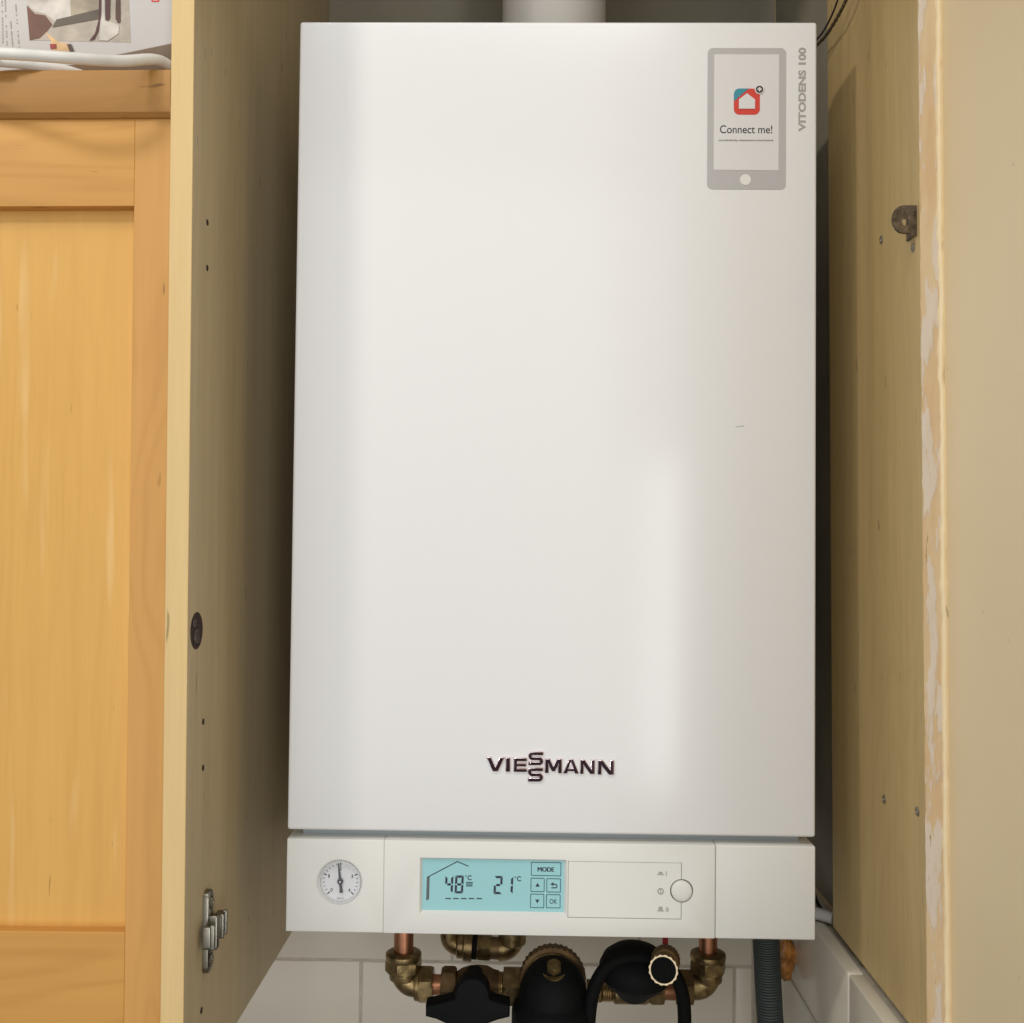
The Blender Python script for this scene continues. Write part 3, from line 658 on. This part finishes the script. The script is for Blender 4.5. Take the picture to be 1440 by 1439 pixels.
# map display-zoom pixels (570..810 x 1190..1300 shown at 6x) onto the window
def dz(u, v):
    x = lx0 + (u - 142) / (1335 - 142) * (lx1 - lx0)
    sk = (u - 142) / 1193 * 18
    z = lz1 - (v - 128 - sk) / (549 - 128) * (lz1 - lz0)
    return (x, z)
def dpoly(pts_, bm): return poly_bm([dz(*p) for p in pts_], LY0, LY1, bm=bm)
SEG = {'a': 0, 'b': 1, 'c': 2, 'd': 3, 'e': 4, 'f': 5, 'g': 6}
def digit(segs, x0, x1, y0, y1, slant, bm):
    w = 19; g_ = 4; ym = (y0 + y1) / 2
    def S_(x, y): return (x + slant * (y1 - y) / (y1 - y0), y)
    T = {'a': [(x0 + g_, y0), (x1 - g_, y0), (x1 - w - g_ + 3, y0 + w), (x0 + w + g_ - 3, y0 + w)],
         'd': [(x0 + g_, y1), (x1 - g_, y1), (x1 - w - g_ + 3, y1 - w), (x0 + w + g_ - 3, y1 - w)],
         'g': [(x0 + w * .6 + g_, ym), (x0 + w + g_, ym - w / 2), (x1 - w - g_, ym - w / 2), (x1 - w * .6 - g_, ym), (x1 - w - g_, ym + w / 2), (x0 + w + g_, ym + w / 2)],
         'f': [(x0, y0 + g_), (x0 + w, y0 + w + g_ - 3), (x0 + w, ym - w * .6), (x0 + w * .4, ym - g_), (x0, ym - g_)],
         'e': [(x0, y1 - g_), (x0 + w, y1 - w - g_ + 3), (x0 + w, ym + w * .6), (x0 + w * .4, ym + g_), (x0, ym + g_)],
         'b': [(x1, y0 + g_), (x1 - w, y0 + w + g_ - 3), (x1 - w, ym - w * .6), (x1 - w * .4, ym - g_), (x1, ym - g_)],
         'c': [(x1, y1 - g_), (x1 - w, y1 - w - g_ + 3), (x1 - w, ym + w * .6), (x1 - w * .4, ym + g_), (x1, ym + g_)]}
    for s_ in segs: bm = dpoly([S_(*q) for q in T[s_]], bm)
    return bm
def dtext(s, u0, u1, v0, v1, bold=0.0, bm=None):
    p, q = dz(u0, v1), dz(u1, v0); sk = (u1 - u0) / 1193 * 18 / 2
    return text_bm(s, p[0], q[0], dz((u0 + u1) / 2, v1)[1], dz((u0 + u1) / 2, v0)[1], LY1, 0.00013, bold, bm=bm)
b = digit('fgbc', 328, 396, 266, 412, 6, None); b = digit('abcdefg', 412, 484, 264, 414, 6, b)
b = dtext('C', 521, 556, 262, 304, 0.025, b); b = dpoly([dz_ for dz_ in [(502, 264), (512, 264), (512, 274), (502, 274)]], b)
bp_('flow_temperature', b, LCDINK, disp)
b = digit('abged', 742, 814, 268, 420, 6, None); b = digit('bc', 834, 904, 272, 418, 6, b)
b = dtext('C', 939, 974, 270, 312, 0.025, b); b = dpoly([(920, 272), (930, 272), (930, 282), (920, 282)], b)
bp_('room_temperature', b, LCDINK, disp)
b = None
for i in range(5): b = dpoly([(335 + 66 * i, 452), (382 + 66 * i, 453), (382 + 66 * i, 462), (335 + 66 * i, 461)], b)
bp_('dashed_line', b, LCDINK, disp)
b = dpoly([(176, 275), (200, 268), (197, 462), (172, 474)], None)
bp_('house_wall', b, mat('lcd_grey', (0.06, 0.075, 0.08), 0.4), disp)
b = stroke_bm(dz(182, 278), dz(434, 147), 0.0007, LY0, LY1); b = stroke_bm(dz(432, 147), dz(528, 187), 0.0007, LY0, LY1, bm=b)
bp_('house_roof', b, LCDINK, disp)
b = None
for i in range(8): b = dpoly([(511 + 7 * i, 321), (515 + 7 * i, 321), (515 + 7 * i, 356), (511 + 7 * i, 356)], b)
b = dpoly([(509, 319), (569, 319), (569, 325), (509, 325)], b); b = dpoly([(509, 350), (563, 350), (563, 355), (509, 355)], b)
bp_('radiator_symbol', b, LCDLINE, disp)
def key(u0, u1, v0, v1):
    (x0, z1), (x1, z0) = dz(u0, v0), dz(u1, v1)
    zc = lambda: None
    return ring_bm(rrect(x0, x1, z0, z1, 0.0007, 3), rrect(x0 + 0.00055, x1 - 0.00055, z0 + 0.00055, z1 - 0.00055, 0.0004, 3), LY0, LY1)
for n_, (u0, u1, v0, v1) in (('MODE', (1058, 1314, 150, 270)), ('up', (1056, 1174, 283, 402)), ('back', (1190, 1312, 287, 406)), ('down', (1054, 1172, 416, 536)), ('OK', (1188, 1310, 420, 538))):
    b = key(u0, u1, v0, v1); kk = bp_('touch_key', b, LCDLINE, disp)
    cu_, cv_ = (u0 + u1) / 2, (v0 + v1) / 2
    if n_ == 'MODE': g = dtext('MODE', 1118, 1256, 194, 232, 0.0, dtext('MODE', 1113, 1251, 194, 232, 0.0))
    elif n_ == 'OK': g = dtext('OK', 1217, 1282, 461, 500, 0.008)
    elif n_ == 'up': g = dpoly([(1096, 357), (1115, 325), (1134, 357)], None)
    elif n_ == 'down': g = dpoly([(1096, 465), (1132, 465), (1114, 497)], None)
    else:
        g = dpoly([(1222, 336), (1250, 320), (1250, 352)], None)
        arc = [(1245, 337), (1262, 337)] + [(1262 + 18 * math.sin(math.radians(t)), 352 - 15 * math.cos(math.radians(t))) for t in range(20, 181, 20)] + [(1232, 367)]
        for p, q in zip(arc, arc[1:]): g = stroke_bm(dz(*p), dz(*q), 0.0008, LY0, LY1, bm=g)
    o_ = obj('key_symbol', g, LCDINK, disp)
bp_('display_glass', box_bm(lx0 - 0.0003, lx1 + 0.0003, 0.0022, 0.0025, lz0 - 0.0003, lz1 + 0.0003), LENS, disp)

# raised badge lettering
badge = bpy.data.objects.new('badge', None); COL.objects.link(badge); badge.parent = boiler; badge.location = BO
def lp_(u, v): return (-0.0488 + (u - 247) / (1238 - 247) * 0.0965, -0.2117 - (v - 205) / (420 - 205) * 0.0220)
GL = {'V': [[(0, 1), (.27, 1), (.5, .36), (.73, 1), (1, 1), (.64, 0), (.36, 0)]], 'I': [[(0, 0), (1, 0), (1, 1), (0, 1)]],
      'E': [[(0, 0), (1, 0), (1, .25), (.30, .25), (.30, .385), (.95, .385), (.95, .615), (.30, .615), (.30, .75), (1, .75), (1, 1), (0, 1)]],
      'M': [[(0, 0), (0, 1), (.30, 1), (.5, .52), (.70, 1), (1, 1), (1, 0), (.77, 0), (.77, .55), (.59, .12), (.41, .12), (.23, .55), (.23, 0)]],
      'A': [[(0, 0), (.36, 1), (.64, 1), (1, 0), (.74, 0), (.69, .16), (.31, .16), (.26, 0)], [(.5, .80), (.365, .35), (.635, .35)]],
      'N': [[(0, 0), (0, 1), (.32, 1), (.75, .40), (.75, 1), (1, 1), (1, 0), (.68, 0), (.25, .60), (.25, 0)]]}
cen = [(1.0, .875), (.34, .875)] + [(.30 - .175 * math.sin(math.radians(t)), .6875 + .1875 * math.cos(math.radians(t))) for t in range(15, 166, 15)] + [(.34, .5), (.66, .5)] + [(.70 + .175 * math.sin(math.radians(t)), .3125 + .1875 * math.cos(math.radians(t))) for t in range(15, 166, 15)] + [(.66, .125), (0.0, .125)]
lft, rgt = [], []
for i, p in enumerate(cen):
    q0, q1 = cen[max(i - 1, 0)], cen[min(i + 1, len(cen) - 1)]; d = Vector((q1[0] - q0[0], q1[1] - q0[1])).normalized()
    lft.append((p[0] - d.y * .132, p[1] + d.x * .132)); rgt.append((p[0] + d.y * .132, p[1] - d.x * .132))
GL['S'] = [lft + rgt[::-1]]
def glyph(loops, x0, x1, z0, z1, depth, bev):
    cu = bpy.data.curves.new('glyph', 'CURVE'); cu.dimensions = '2D'; cu.fill_mode = 'BOTH'; cu.extrude = depth; cu.bevel_depth = bev; cu.bevel_resolution = 3; cu.offset = -bev * 0.9
    for lp2 in loops:
        sp_ = cu.splines.new('POLY'); sp_.points.add(len(lp2) - 1); sp_.use_cyclic_u = True
        for pt_, q in zip(sp_.points, lp2): pt_.co = (x0 + (x1 - x0) * q[0], z0 + (z1 - z0) * q[1], 0, 1)
    o = bpy.data.objects.new('glyph', cu); COL.objects.link(o)
    dg = bpy.context.evaluated_depsgraph_get(); me = bpy.data.meshes.new_from_object(o.evaluated_get(dg))
    b = bmesh.new(); b.from_mesh(me); bpy.data.meshes.remove(me); bpy.data.objects.remove(o); bpy.data.curves.remove(cu)
    for v in b.verts: v.co = Vector((v.co.x, -v.co.z - depth, v.co.y))
    bmesh.ops.remove_doubles(b, verts=b.verts, dist=1e-7)
    return b
for ch_, u0, u1, v0, v1 in (('V', 245, 390, 248, 352), ('I', 397, 434, 249, 353), ('E', 459, 564, 250, 354), ('S', 573, 690, 204, 303), ('S', 571, 690, 321, 423), ('M', 702, 836, 254, 359), ('A', 844, 968, 256, 360), ('N', 976, 1091, 257, 362), ('N', 1112, 1240, 259, 365)):
    (x0, z1), (x1, z0) = lp_(u0, v0), lp_(u1, v1)
    b = glyph(GL[ch_], x0, x1, z0, z1, 0.0006, {'A': 0.00048, 'S': 0.00066}.get(ch_, 0.00074)); finish(b, 75)
    for f in b.faces:
        if f.normal.y < -0.97: f.material_index = 1
    obj('letter', b, [CHROME, CHROMEFACE], badge, smooth=False)

# printed phone sticker and model lettering
st = bp_('phone_print', poly_bm(rrect(0.1160, 0.1762, 0.2194, 0.3293, 0.0042), -0.0003, -0.00002), STICKERGREY)
bp_('phone_screen', poly_bm([(0.1210, 0.2344), (0.1706, 0.2341), (0.1708, 0.3242), (0.1210, 0.3242)], -0.0005, -0.00025), SCREENPRINT, st)
bp_('home_key', poly_bm(circ(0.1453, 0.2269, 0.0042, 32), -0.0005, -0.00025), mat('home_key', (0.76, 0.74, 0.69), 0.4), st)
ix0, ix1, iz0, iz1 = 0.1362, 0.1561, 0.2772, 0.2975
bp_('app_icon', poly_bm(rrect(ix0, ix1, iz0, iz1, 0.0042), -0.0007, -0.0005), RED, st)
cr = 0.0042
tp = [(ix0, iz1 - 0.0100)] + [(ix0 + cr + cr * math.cos(math.radians(t)), iz1 - cr + cr * math.sin(math.radians(t))) for t in range(180, 89, -15)] + [(ix0 + 0.0112, iz1)]
bp_('icon_corner', poly_bm(tp, -0.0009, -0.0007), TEAL, st)
hx0, hx1, hz0 = 0.1400, 0.1523, 0.2817
bp_('icon_house', poly_bm([(hx0, hz0), (hx1, hz0), (hx1, hz0 + 0.0072), ((hx0 + hx1) / 2, hz0 + 0.0120), (hx0, hz0 + 0.0072)], -0.0011, -0.0009), SCREENPRINT, st)
bp_('badge_ring', poly_bm(circ(0.1557, 0.2967, 0.0036, 32), -0.0011, -0.0008), SCREENPRINT, st)
bp_('badge_disc', poly_bm(circ(0.1557, 0.2967, 0.0028, 32), -0.0013, -0.0011), INK, st)
b = box_bm(0.1557 - 0.0016, 0.1557 + 0.0016, -0.0015, -0.0013, 0.2967 - 0.0006, 0.2967 + 0.0006); b = box_bm(0.1557 - 0.0006, 0.1557 + 0.0006, -0.0015, -0.0013, 0.2967 - 0.0016, 0.2967 - 0.00062, bm=b); b = box_bm(0.1557 - 0.0006, 0.1557 + 0.0006, -0.0015, -0.0013, 0.2967 + 0.00062, 0.2967 + 0.0016, bm=b)
bp_('badge_plus', b, SCREENPRINT, st)
bp_('slogan', text_bm('Connect me!', 0.1256, 0.1657, 0.2627, 0.2690, -0.00052, 0.0001, 0.006), INK, st)
bp_('web_address', text_bm('connectivity.viessmann.com/vicare', 0.1246, 0.1664, 0.2561, 0.2583, -0.00052, 0.0001, 0.005), INK, st)
bp_('model_lettering', text_bm('VITODENS 100', 0.1857, 0.1915, 0.2644, 0.3298, -0.00005, 0.0001, 0.038, vertical=True), GREYINK)
b = stroke_bm((0.1386, 0.0366), (0.1412, 0.0372), 0.0005, -0.00012, -0.00002); b = stroke_bm((0.1418, 0.0370), (0.1452, 0.0374), 0.0006, -0.00012, -0.00002, bm=b)
bp_('scuff_mark', b, GREYINK)

# ------------------------------------------------------------------ flue and duct above
fl = (0.0011, 0.2000, 0.4598)
flue = empty('flue_pipe', 'pale round flue pipe rising from the top of the boiler', 'flue', loc=(fl[0], 0.20, 0.347))
obj('pipe', lathe_bm([(0.0500, 0.0), (0.0500, 0.27)], (0, 0, 0), (0, 0, 1), 56), FLUEWHITE, flue)
obj('collar', lathe_bm([(0.0535, 0.0), (0.0535, 0.020), (0.0520, 0.024), (0.0502, 0.024)], (0, 0, 0), (0, 0, 1), 56), FLUEWHITE, flue)
wc = obj('flue_cable', tube_bm([(0.2276, 0.0000, 0.4004), (0.2272, 0.0200, 0.3937), (0.2273, 0.0400, 0.3873), (0.2268, 0.0520, 0.3830), (0.2259, 0.0660, 0.3800), (0.2240, 0.0800, 0.3780), (0.2210, 0.1000, 0.3804), (0.2138, 0.1200, 0.3838)], 0.0008, 10, 10), CABLE)
tag(wc, 'thin black cable curving down behind the top right corner of the boiler', 'cable')
tp_ = obj('taped_cable', tube_bm([(0.2310, -0.0100, 0.3947), (0.2302, 0.0080, 0.3854), (0.2291, 0.0260, 0.3787), (0.2288, 0.0400, 0.3768), (0.2286, 0.0550, 0.3762), (0.2293, 0.0820, 0.3790), (0.2277, 0.1200, 0.3851)], 0.0022, 10, 10, rad=lambda t: 0.0014 + 0.0005 * noise.noise((t * 26, 2, 1))), mat('old_tape', (0.085, 0.060, 0.030), 0.7, var=(260, 0.7), bump=(300, 0.6)))
tag(tp_, 'rough brown taped cable running above the thin black cable at top right', 'cable')

# ------------------------------------------------------------------ plumbing under the boiler
PY = 0.20; k_ = 0.0007
def V3(t): return Vector(t)
# left heating pipe run
A0 = V3((-0.1348, 0.2000, -0.4178)); A1 = V3((-0.1337, 0.2000, -0.4739))
left = empty('heating_pipe_run', 'copper and brass pipe run at the left with black butterfly valve', 'pipework', loc=A1)
def pt(o, name, bm, m):
    for v in bm.verts: v.co -= o.location
    return obj(name, bm, m, o)
def sub_of(part, root, name, bm, m):
    for v in bm.verts: v.co -= root.location
    return obj(name, bm, m, part)
up = Vector((0, 0, 1)); rt = Vector((1, 0, 0))
AX = A1.x; AZ = A1.z
def at_x(px): return (px - 567) * k_ + AX
pt(left, 'copper_pipe', lathe_bm([(13.2 * k_, 0), (13.2 * k_, 0.12)], (AX, PY, AZ + 22 * k_), up, 32), COPPER)
pt(left, 'compression_nut', lathe_bm([(23.5 * k_, 34 * k_), (24.5 * k_, 38 * k_), (24 * k_, 42 * k_), (19 * k_, 45 * k_), (14 * k_, 45 * k_)], (AX, PY, AZ), up, 40, bm=hex_bm((AX, PY, AZ + 18 * k_), up, 25 * k_, 17 * k_, 0.3)), BRASS)
pt(left, 'elbow', lathe_bm([(18.5 * k_, 8 * k_), (19 * k_, 10 * k_), (19 * k_, 17 * k_)], (AX, PY, AZ), up, 32, bm=bend_bm((AX, PY, AZ + 18 * k_), (AX, PY, AZ), (at_x(592), PY, AZ), 16.5 * k_, 17 * k_)), BRASS)
pt(left, 'compression_nut', lathe_bm([(20 * k_, -6 * k_), (21 * k_, -4 * k_), (21 * k_, 0)], (at_x(589), PY, AZ), rt, 32, bm=hex_bm((at_x(589), PY, AZ), rt, 25 * k_, 19 * k_)), BRASS)
pt(left, 'copper_pipe', lathe_bm([(13.2 * k_, 0), (13.2 * k_, 20 * k_)], (at_x(604), PY, AZ), rt, 32), COPPER)
pt(left, 'compression_nut', hex_bm((at_x(619), PY, AZ), rt, 24 * k_, 20 * k_, 0.5), BRASSDARK)
pt(left, 'valve_body', lathe_bm([(17 * k_, 0), (19 * k_, 3 * k_), (22 * k_, 8 * k_), (25 * k_, 18 * k_), (26 * k_, 30 * k_), (25 * k_, 42 * k_), (21 * k_, 50 * k_), (19 * k_, 58 * k_)], (at_x(639), PY, AZ), rt, 36), BRASSDARK)
pt(left, 'thread', lathe_bm([((17 + (1.5 if i % 2 else 0)) * k_, i * 1.3 * k_) for i in range(9)], (at_x(695), PY, AZ), rt, 32), BRASSBRIGHT)
pt(left, 'compression_nut', hex_bm((at_x(703), PY, AZ), rt, 27 * k_, 24 * k_, 0.2), BRASS)
pt(left, 'tail_piece', lathe_bm([(22 * k_, 0), (22 * k_, 14 * k_), (19 * k_, 16 * k_), (19 * k_, 40 * k_)], (at_x(727), PY, AZ), rt, 32), BRASSDARK)
hand = [(-0.1069, 0.1550, -0.4694), (-0.0927, 0.1550, -0.4666), (-0.0812, 0.1550, -0.4633), (-0.0806, 0.1550, -0.4563), (-0.0781, 0.1550, -0.4505), (-0.0730, 0.1550, -0.4459), (-0.0660, 0.1550, -0.4439), (-0.0582, 0.1550, -0.4457), (-0.0530, 0.1550, -0.4500), (-0.0504, 0.1550, -0.4557), (-0.0497, 0.1550, -0.4627), (-0.0426, 0.1550, -0.4651), (-0.0316, 0.1550, -0.4675), (-0.0315, 0.1550, -0.4782), (-0.0424, 0.1550, -0.4810), (-0.0526, 0.1550, -0.4850), (-0.0616, 0.1550, -0.4908), (-0.0653, 0.1550, -0.4992), (-0.0756, 0.1550, -0.4993), (-0.0809, 0.1550, -0.4912), (-0.0874, 0.1550, -0.4856), (-0.0971, 0.1550, -0.4813), (-0.1068, 0.1550, -0.4790)]
pt(left, 'butterfly_handle', poly_bm([B(q) for q in hand], 0.145, 0.163, 0.0022, 4), BLACK)
hx_ = (-0.0660, 0.1600, -0.4620)
pt(left, 'valve_stem', lathe_bm([(0.009, 0), (0.009, 0.040)], (hx_[0], 0.155, hx_[2]), (0, 1, 0), 24), BLACK)

# upper union, tucked up under the casing
UY = 0.235; ku = 0.0007
U1 = V3((-0.0928, 0.2350, -0.4502)); U2 = V3((-0.0312, 0.2350, -0.4533))
un = empty('brass_union', 'brass union with two elbows tucked up under the boiler, behind the butterfly valve', 'pipe fitting', loc=(U1 + U2) / 2)
dU = (U2 - U1).normalized(); LU = (U2 - U1).length
pt(un, 'elbow', bend_bm(U1 + up * 40 * ku, U1, U1 + dU * 18 * ku, 13 * ku, 13 * ku), BRASS)
pt(un, 'collar', lathe_bm([(14 * ku, 0), (17 * ku, 2 * ku), (17 * ku, 9 * ku), (20 * ku, 11 * ku), (21 * ku, 22 * ku)], U1 + dU * 10 * ku, dU, 32), BRASS)
pt(un, 'seal', lathe_bm([(17 * ku, 0), (17 * ku, 7 * ku)], U1 + dU * 32 * ku, dU, 24), RUBBER)
pt(un, 'union_nut', hex_bm(U1 + dU * 39 * ku, dU, 18.5 * ku, 20 * ku, 0.25), BRASS)
pt(un, 'collar', lathe_bm([(15 * ku, 0), (15 * ku, 14 * ku)], U1 + dU * 58 * ku, dU, 32), BRASSDARK)
pt(un, 'elbow', lathe_bm([(18 * ku, 8 * ku), (19.5 * ku, 10 * ku), (19.5 * ku, 30 * ku)], U2, up, 32, bm=bend_bm(U2 - dU * 18 * ku, U2, U2 + up * 40 * ku, 17 * ku, 17 * ku)), BRASS)

# magnetic filter
FC = V3((0.0078, 0.1650, -0.4635)); kf = 0.0007
fil = empty('system_filter', 'black domed filter with a brass screw on top between the two valves', 'filter', loc=FC)
def kn(i, k, r): return r * (1.0 + (0.028 if i % 2 else -0.012)) if 1 <= k <= 2 else r
pt(fil, 'knurled_ring', lathe_bm([(38 * kf, 0), (43.5 * kf, 0.002), (43.5 * kf, 0.013), (40 * kf, 0.017), (28 * kf, 0.017)], FC + Vector((0, 0.018, 1.5 * kf)), (0, 1, 0), 72, kn), BRASSDARK)
pt(fil, 'ring_lip', lathe_bm([(41.5 * kf, 0), (42.8 * kf, 0.0006), (42.8 * kf, 0.002), (41.5 * kf, 0.0026)], FC + Vector((0, 0.0145, -2 * kf)), (0, 1, 0), 64), BRASS)
prof = [(4, 42), (16, 41), (25, 37), (33, 29), (39, 19.5), (43, 8), (44, -6), (46, -9), (51, -14), (54, -22), (54, -90)]
pt(fil, 'housing', lathe_bm([(r * kf, t * kf) for r, t in prof], FC, up, 56), BLACK)
sa_ = Vector((0, -0.42, 0.9)).normalized(); so = FC + Vector((0, -19 * kf, 33 * kf))
pt(fil, 'bleed_screw', hex_bm(so + sa_ * 3 * kf, sa_, 10 * kf, 11 * kf, 0.52, bm=lathe_bm([(15 * kf, -3 * kf), (16 * kf, 0), (15 * kf, 3 * kf), (9 * kf, 4 * kf)], so, sa_, 28)), BRASS)

# right heating pipe run
R1 = V3((0.1546, 0.2000, -0.4715))
rg = empty('return_pipe_run', 'copper and brass pipe run at the right with black capped valve', 'pipework', loc=R1)
RX, RZ = R1.x, R1.z
def rx(px): return (px - 995.5) * k_ + RX
pt(rg, 'copper_pipe', lathe_bm([(12.3 * k_, 0), (12.3 * k_, 0.12)], (RX, PY, RZ + 22 * k_), up, 32), COPPER)
pt(rg, 'compression_nut', lathe_bm([(23 * k_, 37 * k_), (24 * k_, 41 * k_), (23.5 * k_, 45 * k_), (18 * k_, 48 * k_), (13 * k_, 48 * k_)], (RX, PY, RZ), up, 40, bm=hex_bm((RX, PY, RZ + 21 * k_), up, 25 * k_, 17 * k_, 0.2)), BRASS)
pt(rg, 'elbow', lathe_bm([(18 * k_, 8 * k_), (19 * k_, 10 * k_), (19 * k_, 20 * k_)], (RX, PY, RZ), up, 32, bm=bend_bm((RX, PY, RZ + 22 * k_), (RX, PY, RZ), (rx(972), PY, RZ), 17 * k_, 17.5 * k_)), BRASS)
pt(rg, 'compression_nut', hex_bm((rx(953), PY, RZ - 1 * k_), rt, 25 * k_, 21 * k_, 0.1), BRASSDARK)
VZ = RZ - 8 * k_
pt(rg, 'copper_pipe', lathe_bm([(12 * k_, 0), (12 * k_, 30 * k_)], (rx(932), PY, VZ + 2 * k_), rt, 28), COPPER)
pt(rg, 'compression_nut', hex_bm((rx(917), PY, VZ), rt, 16.5 * k_, 19 * k_, 0.35), BRASS)
pt(rg, 'valve_body', lathe_bm([(13 * k_, 0), (16 * k_, 3 * k_), (16 * k_, 45 * k_), (13 * k_, 50 * k_)], (rx(867), PY, VZ), rt, 36), BRASS)
pt(rg, 'thread', lathe_bm([((12.5 + (2 if i % 2 else 0)) * k_, i * 1.5 * k_) for i in range(11)], (rx(851), PY, VZ), rt, 32), BRASSBRIGHT)
pt(rg, 'compression_nut', hex_bm((rx(832), PY, VZ), rt, 16.5 * k_, 19 * k_, 0.1), BRASS)
cpz = V3((0.0819, 0.1680, -0.4526)); kc = 0.0007 * 1.12
pt(rg, 'valve_cap', lathe_bm([(1 * kc, -26 * kc), (10 * kc, -24.5 * kc), (18 * kc, -19 * kc), (24 * kc, -11 * kc), (33 * kc, -4 * kc), (41 * kc, 6 * kc), (42 * kc, 16 * kc), (38 * kc, 26 * kc), (29 * kc, 34 * kc), (15 * kc, 39 * kc), (1 * kc, 40 * kc)], cpz, (0.05, -0.12, 1), 48), BLACK)

# black strap hose arching over the right valve, with a knurled brass cap on it
fh = empty('filling_hose', 'black rubber hose with brass cap arching over the right-hand valve', 'hose', loc=(0.0818, 0.1500, -0.4247))
sp = pt(fh, 'hose_tube', tube_bm([(0.0384, 0.1500, -0.5068), (0.0401, 0.1500, -0.4753), (0.0437, 0.1500, -0.4544), (0.0525, 0.1500, -0.4372), (0.0659, 0.1500, -0.4275), (0.0818, 0.1500, -0.4247), (0.0990, 0.1500, -0.4270), (0.1137, 0.1500, -0.4368), (0.1221, 0.1500, -0.4531), (0.1250, 0.1500, -0.4738), (0.1249, 0.1500, -0.5052)], 10.2 * 0.0006, 18, 10), RUBBER)
cc = V3((0.1027, 0.1250, -0.4254)); kq = 0.0006
cax = Vector((-0.18, -1, 0.16)).normalized()
def kn2(i, k, r): return r * (1.0 + (0.03 if (i // 2) % 2 else -0.015)) if 1 <= k <= 2 else r
cp = pt(fh, 'brass_cap', lathe_bm([(18.4 * kq, 0.0012), (20.6 * kq, 0.0012), (21.5 * kq, -0.003), (19.5 * kq, -0.012), (14 * kq, -0.014)], cc, cax, 64, kn2, caps=False), BRASSBRIGHT)
sub_of(cp, fh, 'centre', lathe_bm([(18.6 * kq, -0.010), (18.6 * kq, 0.0004), (12 * kq, 0.0006), (0.5 * kq, 0.0007)], cc, cax, 40), RUBBER)
sub_of(cp, fh, 'rear_collar', lathe_bm([(18 * kq, -0.011), (21 * kq, -0.013), (21 * kq, -0.022), (16 * kq, -0.025)], cc + Vector((0.001, 0, 0.004)), cax, 48, kn), BRASSDARK)

# small things round the pipes
rt_ = obj('red_tag', box_bm(*[(0.1155, 0.2300, -0.4454)[0], (0.1210, 0.2300, -0.4453)[0]], 0.2295, 0.2302, (0.1180, 0.2300, -0.4564)[2], (0.1177, 0.2300, -0.4179)[2], 0.0002, 1), REDTAG)
tag(rt_, 'narrow red strip hanging below the boiler beside the right valve', 'tag')
hp0, hp1, hp2 = (0.2002, 0.1650, -0.3897), (0.2026, 0.1650, -0.4441), (0.2064, 0.1650, -0.5079)
kh = 0.0007
path = smooth_path([hp0, hp1, hp2], 165)
def rib(t): 
    ph = (t * 50) % 1.0
    return (17.2 - 3.0 * (0.5 + 0.5 * math.cos(2 * math.pi * ph)) ** 2) * kh
dh = obj('drain_hose', tube_bm(path, 0.01, 28, smooth=False, rad=rib), HOSEGREY, angle=80)
tag(dh, 'grey corrugated drain hose hanging at the lower right under the boiler', 'hose')
# lumpy amber sealing foam
b = bmesh.new(); bmesh.ops.create_icosphere(b, subdivisions=5, radius=1)
fc0 = V3((0.2201, 0.1850, -0.4326)); kw = 0.0007
for v in b.verts:
    n = v.co.copy(); q = 1 + 0.22 * noise.noise(n * 1.7 + Vector((4, 1, 0))) + 0.12 * noise.noise(n * 4.3) + 0.05 * noise.noise(n * 11)
    t = n.z
    v.co = Vector((n.x * 16 * kw * q * (1.0 - 0.12 * t) + (-3.0 * t + 0.5) * kw, n.y * 15 * kw * q, t * 36 * kw * q))
o = obj('sealing_foam', b, FOAM, angle=180); o.location = fc0
tag(o, 'lump of orange-brown sealing foam beside the grey drain hose', 'foam')
cb = obj('black_cable', tube_bm([(0.2415, 0.1700, -0.3585), (0.2480, 0.1700, -0.3785), (0.2544, 0.1720, -0.3887), (0.2625, 0.1750, -0.3975), (0.2751, 0.1780, -0.4016)], 0.0016, 10, 8), CABLE)
tag(cb, 'thin black cable drooping behind the boiler at lower right', 'cable')
wp = obj('white_pipe', tube_bm([(0.212, 0.150, -0.3765), (0.226, 0.142, -0.3765), (0.239, 0.132, -0.3772), (0.2500, 0.122, -0.3775)], 0.0052, 16, 8), PVCWHITE)
tag(wp, 'short white pipe resting on the tile ledge behind the right panel', 'pipe')
